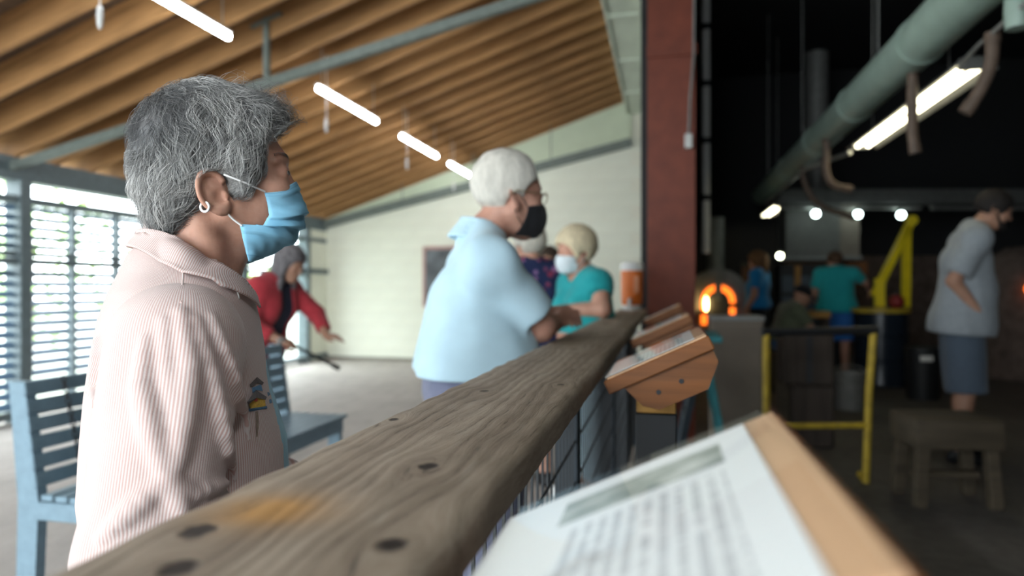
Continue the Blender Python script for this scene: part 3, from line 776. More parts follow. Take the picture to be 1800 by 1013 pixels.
# upright grey board in front of the furnace
cab = empty('cabinet', (at_depth(1293, 560, 4.7).x, at_depth(1293, 560, 4.7).y, 0)); tag(cab, 'upright grey-brown board cabinet below the glowing furnace', 'cabinet')
B().boxb((-0.165, -0.13, 0.04), (0.165, 0.2, 0.95), 0.004).build('body', M_PLY, cab)
B().boxb((-0.175, -0.14, 0.95), (0.175, 0.21, 0.98), 0.004).build('top', M_GREYMET, cab)
B().boxb((-0.15, -0.145, 0.10), (0.15, -0.13, 0.92), 0.003).build('front_panel', M_PLY, cab)
B().boxb((-0.15, -0.10, 0.0), (0.15, 0.17, 0.04)).build('plinth', M_BLACK, cab)

# teal trestle and dark blue pails between lecterns and cabinet
ts = empty('trestle', (at_depth(1245, 600, 3.3).x, at_depth(1245, 600, 3.3).y, 0)); tag(ts, 'teal painted folding trestle behind the second lectern', 'trestle')
for s in (-1, 1):
    B().bar((-0.03, s * 0.16, 0.92), (0.14, s * 0.18, 0.0), 0.03, 0.03).build('leg', M_TEAL_PAINT, ts)
    B().bar((-0.03, s * 0.16, 0.92), (-0.22, s * 0.18, 0.0), 0.03, 0.03).build('leg', M_STEEL, ts)
for z in (0.25, 0.55):
    f = (0.92 - z) / 0.92
    B().bar((-0.03 + 0.17 * f, -0.17, z), (-0.03 + 0.17 * f, 0.17, z), 0.025, 0.05).build('rung', M_TEAL_PAINT, ts)
    B().bar((-0.03 - 0.19 * f, -0.17, z), (-0.03 - 0.19 * f, 0.17, z), 0.025, 0.05).build('rung', M_STEEL, ts)
B().boxb((-0.10, -0.2, 0.92), (0.05, 0.2, 0.95), 0.004).build('top_board', M_TEAL_PAINT, ts)
def pail(px, py, d, r, h, mat, label, grp='pails on the workshop floor'):
    p = at_depth(px, py, d); o = empty('pail', (p.x, p.y, 0)); tag(o, label, 'pail', grp)
    B().lathe([(r * 0.82, 0), (r, h), (r * 1.04, h), (r * 1.04, h - 0.015), (r * 0.99, h - 0.02), (r * 0.8, 0.02), (0, 0.02)], 20).build('body', mat, o, True)
    B().tube([(r * math.cos(t), 0, h - 0.01 + r * 0.5 * math.sin(t)) for t in [math.pi * k / 10 for k in range(11)]], 0.005, 6).build('handle', M_GALV, o)
pail(1235, 700, 2.75, 0.17, 0.42, plain('dark_blue_plastic', (0.03, 0.07, 0.13), 0.5), 'dark blue tub beside the black lectern post')
pail(1492, 640, 6.6, 0.15, 0.36, M_GREYMET, 'grey pail behind the yellow pipe frame')

# yellow pipe frame with dark top bar
yf = empty('pipe_frame', (at_depth(1435, 700, 4.1).x, at_depth(1435, 700, 4.1).y, 0)); tag(yf, 'yellow pipe frame with a blackened top bar', 'frame')
yo = Vector((yf.location.x, yf.location.y, 0))
l0, l1 = at_depth(1347, 590, 4.1) - yo, at_depth(1535, 590, 4.1) - yo
dirx = Vector((l1.x - l0.x, l1.y - l0.y, 0))
def yfp(f, z, back=0.0): return Vector((l0.x, l0.y, 0)) + dirx * f + Vector((0, 1, 0)) * back + Vector((0, 0, z))
B().tube([yfp(0, 0), yfp(0.0, 0.90)], 0.022, 10).build('upright', M_YEL, yf, True)
B().tube([yfp(0.93, 0), yfp(0.96, 0.55), yfp(0.985, 0.75), yfp(1.0, 0.90)], 0.022, 10).build('upright', M_YEL, yf, True)
B().tube([yfp(-0.04, 0.905), yfp(1.04, 0.915)], 0.026, 10).build('top_bar', M_BLACK, yf, True)
B().tube([yfp(0.0, 0.34), yfp(0.94, 0.345)], 0.018, 10).build('lower_bar', M_YEL, yf, True)
B().tube([yfp(0, 0.02), yfp(0, 0.02, 0.12)], 0.022, 10).build('foot', M_YEL, yf, True); B().tube([yfp(0.93, 0.02), yfp(0.93, 0.02, 0.12)], 0.022, 10).build('foot', M_YEL, yf, True)

# charred block stand
p = at_depth(1418, 600, 5.1); bs = empty('block_stand', (p.x, p.y, 0)); tag(bs, 'charred wooden block stand behind the yellow pipe frame', 'stand')
B().boxb((-0.19, -0.15, 0.46), (0.16, 0.17, 0.84), 0.02).build('upper_block', M_STUMP, bs)
B().boxb((-0.12, -0.12, 0.0), (0.17, 0.15, 0.46), 0.02).build('lower_block', M_STUMP, bs)
B().boxb((-0.20, -0.02, 0.0), (-0.12, 0.10, 0.46), 0.01).build('prop', M_STOOL, bs)
B().boxb((-0.03, -0.16, 0.48), (0.01, -0.148, 0.82)).build('strap', M_BLACK, bs)

# chunky stool
p = at_depth(1660, 760, 3.75); st = empty('stool', (p.x, p.y, 0), 0.12); tag(st, 'chunky rough wooden stool in front of the person in grey', 'stool')
tpb = B(); tpb.box((0, 0, 0.395), (0.44, 0.34, 0.16), None, 0.018, 2); tpb.build('seat_block', M_STOOL, st, True)
for sx, sy in ((-1, -1), (1, -1), (-1, 1), (1, 1)):
    B().bar((sx * 0.17, sy * 0.12, 0.33), (sx * 0.19, sy * 0.13, 0.0), 0.06, 0.06, (0, 1, 0), 0.005).build('leg', M_STOOL, st)
B().bar((-0.17, 0, 0.15), (0.17, 0, 0.15), 0.05, 0.03).build('stretcher', M_STOOL, st)

# black drum with yellow rim and yellow crane arm
p = at_depth(1548, 600, 8.3); dm = empty('steel_drum', (p.x, p.y, 0)); tag(dm, 'black steel drum with a yellow rim below the crane arm', 'drum')
B().lathe([(0.30, 0.0), (0.305, 0.02), (0.30, 0.04), (0.30, 0.29), (0.31, 0.30), (0.30, 0.31), (0.30, 0.59), (0.31, 0.60), (0.30, 0.61), (0.30, 0.88), (0, 0.88)], 32).build('shell', plain('glossy_black_steel', (0.012, 0.018, 0.028), 0.25), dm, True)
B().lathe([(0.31, 0.87), (0.325, 0.88), (0.325, 0.92), (0.29, 0.925), (0, 0.925)], 32).build('rim', M_YEL, dm, True)
ya = empty('crane_arm', (p.x, p.y, 0.925)); tag(ya, 'bright yellow bent steel arm standing on the black drum', 'crane')
M_YEL2 = plain('bright_yellow_paint', (0.78, 0.60, 0.015), 0.45, var=0.1)
def yq(px, py): return at_depth(px, py, 8.3) - ya.location
B().bar(yq(1546, 500), yq(1602, 388), 0.06, 0.085).build('diagonal', M_YEL2, ya)
B().bar(yq(1592, 540) + Vector((0, 0.0, 0)), yq(1594, 400), 0.06, 0.085).build('upright', M_YEL2, ya)
B().bar(yq(1546, 540), yq(1546, 490), 0.06, 0.11).build('foot', M_YEL2, ya)
B().bar(yq(1535, 520), yq(1550, 490), 0.04, 0.07).build('brace', M_YEL2, ya)
q = yq(1602, 388)
B().lathe([(0.06, -0.05), (0.06, 0.05), (0, 0.05)], 16, q, Matrix.Rotation(math.pi / 2, 3, 'X')).build('head_plate', M_YEL2, ya)
p2_ = at_depth(1576, 528, 8.15); rb = empty('red_clamp', (p2_.x, p2_.y, 0.925)); tag(rb, 'round red clamp on the drum between the yellow arms', 'clamp')
B().sphere((0, 0, 0.085), 0.085, 18, 12).build('body', plain('dull_red', (0.22, 0.02, 0.02), 0.5), rb, True); B().lathe([(0.03, 0.16), (0.03, 0.20), (0, 0.2)], 12).build('knob', M_BLACK, rb)

# low bin with a white label, farther right
p = at_depth(1622, 620, 7.2); lb = empty('bin', (p.x, p.y, 0)); tag(lb, 'dark low bin with a small white label, left of the person in grey', 'bin')
B().lathe([(0.15, 0), (0.17, 0.52), (0.175, 0.52), (0.175, 0.55), (0, 0.55)], 20).build('body', M_BLACK, lb, True)
B().box((-0.02, -0.168, 0.44), (0.12, 0.008, 0.055)).build('label_plate', M_WHITE, lb)

# wooden work table and tool cabinet behind the workers
p = at_depth(1425, 560, 8.65); wt = empty('work_table', (p.x, p.y, 0)); tag(wt, 'wooden work table between the seated person and the worker in teal', 'table')
B().boxb((-0.34, -0.18, 0.80), (0.20, 0.18, 0.88), 0.005).build('table_top', mat_wood('amber_bench_wood', (0.50, 0.26, 0.06), 'x', 0.5), wt)
for sx, sy in ((-0.30, -0.14), (0.16, -0.14), (-0.30, 0.14), (0.16, 0.14)): B().boxb((sx - 0.03, sy - 0.03, 0), (sx + 0.03, sy + 0.03, 0.80)).build('leg', M_STUMP, wt)
p = at_depth(1425, 560, 10.2); tc_ = empty('tool_cabinet', (p.x, p.y, 0)); tag(tc_, 'black tool cabinet with a wooden post below the hood', 'cabinet')
B().boxb((-0.45, -0.1, 0), (0.40, 0.4, 1.52), 0.006).build('body', M_BLACK, tc_)
for z in (0.5, 0.8, 1.1): B().boxb((-0.42, -0.12, z), (0.37, -0.1, z + 0.25), 0.004).build('drawer', M_STEEL, tc_)
B().boxb((-0.25, -0.17, 0.0), (-0.17, -0.12, 1.5)).build('post', mat_wood('amber_post_wood', (0.40, 0.19, 0.05), 'z', 0.6), tc_)
B().boxb((0.45, -0.1, 1.2), (0.75, 0.1, 1.55)).build('board', M_LECT, tc_)
p = at_depth(1500, 560, 10.0)
p = at_depth(1316, 560, 10.7); ob = empty('board', (p.x, p.y, 0)); tag(ob, 'orange-brown board standing behind the worker in bright blue', 'board')
B().boxb((-0.10, 0.0, 0.0), (0.16, 0.03, 1.55), 0.004).build('sheet_body', M_LECT, ob); B().boxb((-0.12, -0.02, 1.50), (0.18, 0.05, 1.58)).build('cap_rail', M_STOOL, ob)

# ------------------------------------------------------------------ implicit-surface modelling for people and cloth
def A(*v): return np.array(v, float)
def unit(v): v = np.asarray(v, float); return v / (np.linalg.norm(v) + 1e-12)
def smin(a, b, k):
    h = np.clip(0.5 + 0.5 * (b - a) / k, 0, 1); return b * (1 - h) + a * h - k * h * (1 - h)
def smax(a, b, k): return -smin(-a, -b, k)
def rc(P, a, b, r1, r2=None):
    if r2 is None: r2 = r1
    a = np.asarray(a, float); b = np.asarray(b, float); ba = b - a; L = ba @ ba + 1e-12
    t = np.clip(((P - a) @ ba) / L, 0, 1)
    return np.linalg.norm(P - a - t[:, None] * ba, axis=1) - (r1 + (r2 - r1) * t)
def ell(P, c, r):
    q = P - np.asarray(c, float); r = np.asarray(r, float)
    k0 = np.linalg.norm(q / r, axis=1); k1 = np.linalg.norm(q / (r * r), axis=1) + 1e-9
    return k0 * (k0 - 1) / k1
def chain(P, pts, rs, k=0.02):
    d = None
    for (a, b, r1, r2) in zip(pts[:-1], pts[1:], rs[:-1], rs[1:]):
        q = rc(P, a, b, r1, r2); d = q if d is None else smin(d, q, k)
    return d
def waves(P, freq, seed, n=7, aniso=(1, 1, 1)):
    r = np.random.RandomState(seed); s = np.zeros(len(P)); an = np.asarray(aniso, float)
    Q = P * an
    W = Q + 0.35 / freq * np.stack([np.sin(Q[:, 1] * freq * 0.7 + 1 + seed), np.sin(Q[:, 2] * freq * 0.6 + 2 + seed), np.sin(Q[:, 0] * freq * 0.8 + seed)], 1)
    for i in range(n):
        d = unit(r.normal(size=3)) * freq * (0.6 + 0.9 * r.rand()); s += np.sin(W @ d + r.rand() * 6.28)
    return s / n
def near(P, c, r, f):
    """f where P lies within r of c, a cheap bound elsewhere"""
    d0 = np.linalg.norm(P - np.asarray(c, float), axis=1) - r; m = d0 < .05; out = np.maximum(d0, .04)
    if m.any(): out[m] = f(P[m])
    return out
def plane(P, p, n): return (P - np.asarray(p, float)) @ unit(n)      # >0 on the side of n

def polygonise(f, lo, hi, h, newton=2):
    """surface nets over a sparse block grid -> verts, quads"""
    lo = np.asarray(lo, float); hi = np.asarray(hi, float)
    bs = 8
    nb = np.maximum(1, np.ceil((hi - lo) / (h * bs)).astype(int)); N = nb * bs + 1
    vals = np.full(N, 1e3, np.float32)
    bi = np.stack(np.meshgrid(*[np.arange(n) for n in nb], indexing='ij'), -1).reshape(-1, 3)
    cen = lo + (bi + 0.5) * bs * h
    dc = f(cen); rad = bs * h * 0.5 * math.sqrt(3)
    act = np.abs(dc) < rad * 1.6 + 0.012
    ins = (~act) & (dc < 0)
    g = np.stack(np.meshgrid(*[np.arange(bs + 1)] * 3, indexing='ij'), -1).reshape(-1, 3)
    for b in bi[ins]:
        s = b * bs; vals[s[0]:s[0] + bs + 1, s[1]:s[1] + bs + 1, s[2]:s[2] + bs + 1] = -1e3
    ab = bi[act]
    for i in range(0, len(ab), 300):
        blk = ab[i:i + 300]
        idx = (blk[:, None, :] * bs + g[None]).reshape(-1, 3)
        v = f(lo + idx * h)
        vals[idx[:, 0], idx[:, 1], idx[:, 2]] = v
    s = vals < 0
    cs = np.zeros(N - 1, int)
    for dx in (0, 1):
        for dy in (0, 1):
            for dz in (0, 1): cs += s[dx:N[0] - 1 + dx, dy:N[1] - 1 + dy, dz:N[2] - 1 + dz]
    cells = np.argwhere((cs > 0) & (cs < 8))
    vid = np.full(N - 1, -1, np.int64); vid[tuple(cells.T)] = np.arange(len(cells))
    acc = np.zeros((len(cells), 3)); cnt = np.zeros(len(cells))
    cor = [(0, 0, 0), (1, 0, 0), (0, 1, 0), (1, 1, 0), (0, 0, 1), (1, 0, 1), (0, 1, 1), (1, 1, 1)]
    for a in range(8):
        for b in range(a + 1, 8):
            ca, cb = np.array(cor[a]), np.array(cor[b])
            if np.abs(ca - cb).sum() != 1: continue
            va = vals[tuple((cells + ca).T)]; vb = vals[tuple((cells + cb).T)]
            m = (va < 0) != (vb < 0)
            t = np.where(m, va / np.where(va == vb, 1, va - vb), 0)
            acc += np.where(m[:, None], ca + t[:, None] * (cb - ca), 0); cnt += m
    V = lo + (cells + acc / cnt[:, None]) * h
    quads = []
    for ax in range(3):
        o1, o2 = (ax + 1) % 3, (ax + 2) % 3
        sl0 = [slice(None)] * 3; sl1 = [slice(None)] * 3; sl0[ax] = slice(0, -1); sl1[ax] = slice(1, None)
        d = s[tuple(sl0)] != s[tuple(sl1)]
        e = np.argwhere(d); e = e[(e[:, o1] > 0) & (e[:, o2] > 0) & (e[:, o1] < N[o1] - 1) & (e[:, o2] < N[o2] - 1)]
        if not len(e): continue
        def off(a, b):
            q = e.copy(); q[:, o1] -= a; q[:, o2] -= b; return vid[tuple(q.T)]
        q = np.stack([off(1, 1), off(0, 1), off(0, 0), off(1, 0)], 1)
        flip = ~s[tuple(e.T)]
        q[flip] = q[flip][:, ::-1]
        quads.append(q)
    Q = np.concatenate(quads); Q = Q[(Q >= 0).all(1)]
    for _ in range(newton):
        G, d0 = grad(f, V)
        V = V - np.clip(d0, -h * 0.6, h * 0.6)[:, None] * G / np.maximum((G * G).sum(1), 0.15)[:, None]
    return V, Q
def grad(f, V, e=0.0008):
    d0 = f(V); G = np.zeros_like(V)
    for i in range(3):
        q = V.copy(); q[:, i] += e; G[:, i] = (f(q) - d0) / e
    return G, d0
def sdf_object(name, f, lo, hi, h, mat, parent, attrs=None, newton=2, matfn=None):
    Vv, Q = polygonise(f, lo, hi, h, newton)
    me = bpy.data.meshes.new(name); me.from_pydata(Vv.tolist(), [], Q.tolist()); me.update()
    o = link(name, me, mat, parent, True)
    for k, fn in (attrs or {}).items():
        at = me.attributes.new(k, 'FLOAT', 'POINT'); at.data.foreach_set('value', fn(Vv).astype(np.float32))
    if matfn is not None:
        c = Vv[Q].mean(1); me.polygons.foreach_set('material_index', matfn(c).astype(np.int32))
    return o

# ------------------------------------------------------------------ skin, cloth
def mat_skin(name, c):
    m = Mat(name, 0.55, 0, 0.35)
    n = m.noise(22, 4); n2 = m.noise(160, 3)
    m.color(m.ramp(n * 0.7 + n2 * 0.3, [(0.3, (c[0] * 0.88, c[1] * 0.78, c[2] * 0.74)), (0.55, c), (0.8, sc3(c, 1.1))]))
    m.b.inputs['Subsurface Weight'].default_value = 0.12
    m.b.inputs['Subsurface Radius'].default_value = (0.012, 0.004, 0.002); m.b.inputs['Subsurface Scale'].default_value = 0.5
    m.bump(n2 * 0.6 + m.noise(60, 3, stretch=(1, 1, 0.35)), 0.0012, 0.5); return m.mat
SK_OLD = mat_skin('older_fair_skin', (0.52, 0.285, 0.205))
SK_RUD = mat_skin('ruddy_skin', (0.50, 0.27, 0.20))
SK_MED = mat_skin('tanned_skin', (0.36, 0.20, 0.135))
def cloth(name, c, var=0.08, scale=30, rough=0.85):
    m = Mat(name, rough, 0, 0.15); n = m.noise(scale, 4); f = m.noise(scale * 22, 2)
    m.color(m.ramp(n, [(0.3, sc3(c, 1 - var)), (0.7, sc3(c, 1 + var))])); m.bump(f, 0.0006, 0.4)
    m.b.inputs['Sheen Weight'].default_value = 0.15; return m.mat
def hairmat(name, c, var=0.35):
    m = Mat(name, 0.7, 0, 0.2); n = m.noise(60, 5, stretch=(1, 1, 0.3)); m.color(m.ramp(n, [(0.3, sc3(c, 1 - var)), (0.7, sc3(c, 1 + var))]))
    m.bump(m.noise(140, 4, stretch=(1, 1, .25)), 0.004, 0.7); return m.mat

# ------------------------------------------------------------------ generic figure
def rot_head(pitch, yaw):
    cp, sp = math.cos(pitch), math.sin(pitch); cy, sy = math.cos(yaw), math.sin(yaw)
    Ry = np.array([[cp, 0, -sp], [0, 1, 0], [sp, 0, cp]])      # pitch > 0 lifts the face
    Rz = np.array([[cy, -sy, 0], [sy, cy, 0], [0, 0, 1]]); return Rz @ Ry
def head_sdf(p, fine=True):
    d = ell(p, (-.012, 0, .035), (.094, .074, .086))
    d = smin(d, ell(p, (.028, 0, -.035), (.058, .058, .082)), .03)
    d = smin(d, ell(p, (.062, 0, -.096), (.022, .024, .02)), .025)
    for s in (-1, 1):
        d = smin(d, rc(p, (-.004, s * .050, -.052), (.052, s * .018, -.096), .020, .018), .02)
        d = smin(d, ell(p, (.054, s * .036, -.022), (.03, .024, .022)), .02)
    d = smin(d, ell(p, (.066, 0, .026), (.020, .046, .013)), .02)
    d = smin(d, rc(p, (.084, 0, .012), (.102, 0, -.030), .0075, .0105), .008)
    for s in (-1, 1):
        d = smin(d, ell(p, (.093, s * .012, -.034), (.010, .008, .008)), .006)
        d = smax(d, -ell(p, (.097, s * .033, .004), (.016, .016, .010)), .014)
        d = smin(d, ell(p, (.0730, s * .033, .003), (.0138, .0150, .0125)), .006)
        d = smax(d, -ell(p, (.0885, s * .035, .0015), (.010, .0140, .0036)), .002)
    d = smin(d, ell(p, (.084, 0, -.060), (.011, .022, .006)), .006)
    d = smin(d, ell(p, (.083, 0, -.068), (.011, .019, .006)), .006)
    return d
def ear_sdf(p, s, c=(-.010, 0.074, -.012), size=1.0, tilt=0.20):
    d0 = np.linalg.norm(p - np.array([c[0], s * c[1], c[2]]), axis=1) - .045; m = d0 < .03; out = np.maximum(d0, .01)
    if m.any(): out[m] = ear_core(p[m], s, c, size, tilt)
    return out
def ear_core(p, s, c, size, tilt):
    q = p - np.array([c[0], s * c[1], c[2]]); q = q / size
    ct, st_ = math.cos(tilt), math.sin(tilt)
    x = q[:, 0] * ct + q[:, 2] * st_; z = -q[:, 0] * st_ + q[:, 2] * ct; y = q[:, 1] * s - 0.0 - np.clip(-x, -.02, .03) * 0.45
    e = np.stack([x, y, z], 1)
    rr = np.sqrt((x / .0185) ** 2 + ((z - .003) / .030) ** 2)
    rim = np.sqrt(((rr - 1) * .021) ** 2 + (y - .002) ** 2) - .0042
    rim = smax(rim, -(ell(e, (.024, 0, .0), (.016, .02, .016))), .004)
    bowl = ell(e, (0, -.004, .002), (.018, .0055, .029))
    d = smin(bowl, rim, .004)
    d = smin(d, ell(e, (.004, .000, -.027), (.0105, .0055, .011)), .008)
    d = smax(d, -ell(e, (.005, .006, -.004), (.009, .0085, .012)), .004)
    d = smax(d, -ell(e, (-.003, .006, .014), (.007, .005, .010)), .004)
    d = smin(d, ell(e, (.015, .001, -.004), (.004, .004, .006)), .004)
    return d * size
def hand_sdf(P, w, d, n, side, curl=0.5, s=1.0, spread=0.0):
    """w wrist, d direction of the hand, n palm normal, side +1 = thumb towards lat"""
    w = np.asarray(w, float); d = unit(d); n = np.asarray(n, float); n = unit(n - d * (n @ d)); lat = np.cross(d, n) * side
    r = None
    for l, L in ((.027, .080), (.009, .084), (-.010, .080), (-.027, .073)):
        q = rc(P, w + d * .012 * s + lat * l * .55 * s, w + d * L * s + lat * l * s, .0145 * s, .0125 * s); r = q if r is None else smin(r, q, .012)
    for i, (l, L, f) in enumerate(((.027, .080, .040), (.009, .084, .045), (-.010, .080, .041), (-.027, .073, .032))):
        p0 = w + (d * L + lat * l) * s; a = curl * 0.55 + 0.08 * i
        dirv = unit(d + lat * spread * (1.5 - i) * 0.3)
        rr = .0092
        for fl, k in ((f, 1.0), (f * .66, 0.9), (f * .52, 0.8)):
            dv = dirv * math.cos(a) + n * math.sin(a); p1 = p0 + dv * fl * s
            r = smin(r, rc(P, p0, p1, rr * s, rr * .9 * s), .004); p0 = p1; a += curl * k * 0.9; rr *= .9
    p0 = w + (d * .022 + lat * .022) * s; p1 = p0 + unit(d * .7 + lat * .75 + n * .35) * .042 * s; p2 = p1 + unit(d + lat * .2 + n * .5 * curl) * .032 * s; p3 = p2 + unit(d - lat * .1 + n * .7 * curl) * .026 * s
    r = smin(r, rc(P, p0, p1, .0145 * s, .0115 * s), .012); r = smin(r, rc(P, p1, p2, .011 * s, .010 * s), .004); r = smin(r, rc(P, p2, p3, .010 * s, .0085 * s), .004)
    return r

class Fig:
    def __init__(g, J, fat=1.0, hs=1.0, pitch=0.0, yaw=0.0, hand=None, female=False):
        g.J = {k: np.asarray(v, float) for k, v in J.items()}; g.fat = fat; g.hs = hs; g.HR = rot_head(pitch, yaw); g.hand = hand or {}; g.female = female
    def hp(g, P): return ((P - g.J['head']) @ g.HR) / g.hs            # into head space
    def hw(g, p): return g.J['head'] + g.HR @ (np.asarray(p, float) * g.hs)   # out of it
    def torso(g, P, inf=0.0):
        J = g.J; f = g.fat; ac = unit(J['shL'] - J['shR']); Pv, C = J['pelvis'], J['chest']; mid = (Pv + C) / 2
        up = unit(C - Pv); fw = unit(np.cross(ac, up))
        d = rc(P, Pv - ac * .075 * f, Pv + ac * .075 * f, .112 * f + inf)
        d = smin(d, rc(P, mid + fw * .018 * f - ac * .06 * f, mid + fw * .018 * f + ac * .06 * f, .108 * f + inf), .08)
        d = smin(d, rc(P, C - ac * .075, C + ac * .075, .108 * (0.6 + 0.4 * f) + inf), .08)
        if g.female:
            for s in (-1, 1): d = smin(d, ell(P, C + fw * .075 + ac * s * .07 - up * .03, (.06 + inf, .065 + inf, .065 + inf)), .05)
        d = smin(d, rc(P, J['shR'], J['shL'], .052 + inf), .07)
        for s in ('shR', 'shL'): d = smin(d, rc(P, J['neck'], J[s], .050 + inf, .050 + inf), .05)
        return d
    def arm(g, P, s, r=(.050, .042, .028)):
        J = g.J; return smin(rc(P, J['sh' + s], J['el' + s], r[0], r[1]), rc(P, J['el' + s], J['wr' + s], r[1], r[2]), .02)
    def leg(g, P, s, r=(.085, .060, .042)):
        J = g.J; d = smin(rc(P, J['hip' + s], J['kn' + s], r[0] * (0.5 + 0.5 * g.fat), r[1]), rc(P, J['kn' + s], J['an' + s], r[1] * .95, r[2]), .03)
        sh = unit(J['an' + s] - J['kn' + s]); fw = J.get('toe' + s, J['an' + s] + A(.14, 0, -.04)) - J['an' + s]
        back = -unit(fw * A(1, 1, 0)); c = J['kn' + s] * .68 + J['an' + s] * .32 + back * .018
        return smin(d, ell(P, c, (.05, .05, .11)), .03)
    def foot(g, P, s, inf=0.0):
        J = g.J; t = J['toe' + s]; a = J['an' + s]; hb = a + unit((a - t) * A(1, 1, 0)) * .035 + A(0, 0, -.045)
        return smin(rc(P, hb, t, .034 + inf, .027 + inf), rc(P, a, (hb + t) / 2 + A(0, 0, .005), .038 + inf, .036 + inf), .03)
    def body(g, P):
        J = g.J
        d = g.torso(P)
        for s in 'LR':
            d = smin(d, g.arm(P, s), .03); d = smin(d, g.leg(P, s), .04); d = smin(d, near(P, J['an' + s], .24, lambda Q: g.foot(Q, s)), .02)
            h = g.hand.get(s)
            h = h or ((.1, 0, -1), (0, 1 if s == 'R' else -1, 0), -1 if s == 'R' else 1, .4)
            d = smin(d, near(P, J['wr' + s], .22, lambda Q: hand_sdf(Q, J['wr' + s], h[0], h[1], h[2], h[3], .95)), .012)
        d = smin(d, rc(P, g.hw((-.022, 0, -.055)), J['neck'] + A(0, 0, .01), .050 * g.hs, .056), .03)
        d = smin(d, near(P, J['head'], .17, lambda Q: head_sdf(g.hp(Q)) * g.hs), .018)
        for s in (-1, 1): d = smin(d, near(P, J['head'], .15, lambda Q: ear_sdf(g.hp(Q), s) * g.hs), .004)
        return d
    def bounds(g, pad=0.2):
        q = np.stack(list(g.J.values())); return q.min(0) - pad, q.max(0) + pad + A(0, 0, .03)

def hair_short(p, th=.016, seed=1, face_x=.045, low=-.055, bald=0.0):
    n = waves(p, 70, seed) * .004 + waves(p, 160, seed + 9) * .0015
    d = ell(p, (-.014, 0, .036), (.094 + th, .074 + th, .086 + th)) - n
    d = smax(d, -ell(p, (.10, 0, -.055), (.085 - face_x * .3, .12, .105)), .012)      # face
    d = smax(d, low - p[:, 2] - np.clip(p[:, 0], -.2, .1) * 0.25, .010)                # nape
    d = smax(d, -ell(p, (-.004, 0, -.035), (.024, .2, .034)), .008)                    # over the ears
    if bald: d = smax(d, -ell(p, (.115, 0, .075), (bald + .005, .075, .085)), .02); d = smax(d, -ell(p, (.095, 0, .0), (.080, .2, .055)), .012)
    return d
def shoe_obj(g, root, mat, h=.012):
    for s in 'LR':
        t = g.J['toe' + s]; a = g.J['an' + s]; lo = np.minimum(t, a) - .09; hi = np.maximum(t, a) + .07
        sdf_object('shoe', lambda P: np.maximum(np.maximum(g.foot(P, s, .008), P[:, 2] - a[2] - .01), -P[:, 2]), lo, hi, h, mat, root)
def shirt_sdf(g, P, t=.016, sleeve=0.62, hem=None, seed=3, amp=.006, flare=0.02, neck=.066):
    J = g.J; up = unit(J['chest'] - J['pelvis'])
    hp_ = J['pelvis'] - up * .02 if hem is None else np.asarray(hem, float)
    k = np.clip(((J['chest'] - P) @ up) / .45, 0, 1.3)
    d = g.torso(P, t) - flare * k
    # loose tail reaching below the pelvis
    ac = unit(J['shL'] - J['shR'])
    d = smin(d, rc(P, hp_ - ac * .085 * g.fat, hp_ + ac * .085 * g.fat, .118 * g.fat + t), .09)
    for s in 'LR':
        a, e, w = J['sh' + s], J['el' + s], J['wr' + s]
        if sleeve <= 1:
            q = rc(P, a, e, .062 + t * .6, .060 + t * .5); q = smax(q, plane(P, a + (e - a) * sleeve, e - a), .006)
        else:
            q = smin(rc(P, a, e, .062 + t * .5, .052 + t * .4), rc(P, e, w, .052 + t * .4, .036 + t * .4), .02)
            q = smax(q, plane(P, e + (w - e) * (sleeve - 1), w - e), .006)
        d = smin(d, q, .03)
    d = d - amp * waves(P, 26, seed, aniso=(1, 1, .55)) - amp * .4 * waves(P, 60, seed + 5, aniso=(1, 1, .5))
    d = smax(d, plane(P, hp_, -up), .006)
    nb = J['neck']; d = smax(d, -rc(P, nb + A(.012, 0, .012), g.J['head'] + A(0, 0, .05), neck, neck + .02), .006)
    return d
def pants_sdf(g, P, t=.016, frac=1.9, seed=5, amp=.005, wide=0.012):
    J = g.J; up = unit(J['chest'] - J['pelvis']); ac = unit(J['shL'] - J['shR'])
    d = rc(P, J['pelvis'] - ac * .075 * g.fat, J['pelvis'] + ac * .075 * g.fat, .113 * g.fat + t)
    for s in 'LR':
        h, k, a = J['hip' + s], J['kn' + s], J['an' + s]
        if frac <= 1.35:
            e = k + (a - k) * max(0, frac - 1); q = rc(P, h, e, .088 * (0.5 + .5 * g.fat) + t, .075 + t + wide); q = smax(q, plane(P, h + (e - h) * min(1, frac), e - h), .006)
        else:
            q = smin(rc(P, h, k, .087 * (0.5 + .5 * g.fat) + t, .066 + t), rc(P, k, a, .066 + t, .05 + t), .03); q = smax(q, plane(P, k + (a - k) * (frac - 1), a - k), .006)
        d = smin(d, q, .03)
    d = d - amp * waves(P, 30, seed, aniso=(1, 1, .4))
    return smax(d, plane(P, J['pelvis'] + up * .09, up), .006)
def glasses(g, root, mat):
    b = B()
    for s in (-1, 1):
        pts = [g.hw((.094, s * .033 + .021 * math.cos(t), .002 + .017 * math.sin(t))) for t in [2 * math.pi * k / 16 for k in range(17)]]
        b.tube(pts, .0016, 6)
        b.tube([g.hw((.092, s * .054, .008)), g.hw((.05, s * .070, .008)), g.hw((-.01, s * .082, .004)), g.hw((-.028, s * .083, -.010))], .0018, 6)
    b.tube([g.hw((.094, -.012, .006)), g.hw((.099, 0, .009)), g.hw((.094, .012, .006))], .0016, 6)
    return b.build('glasses', mat, root)
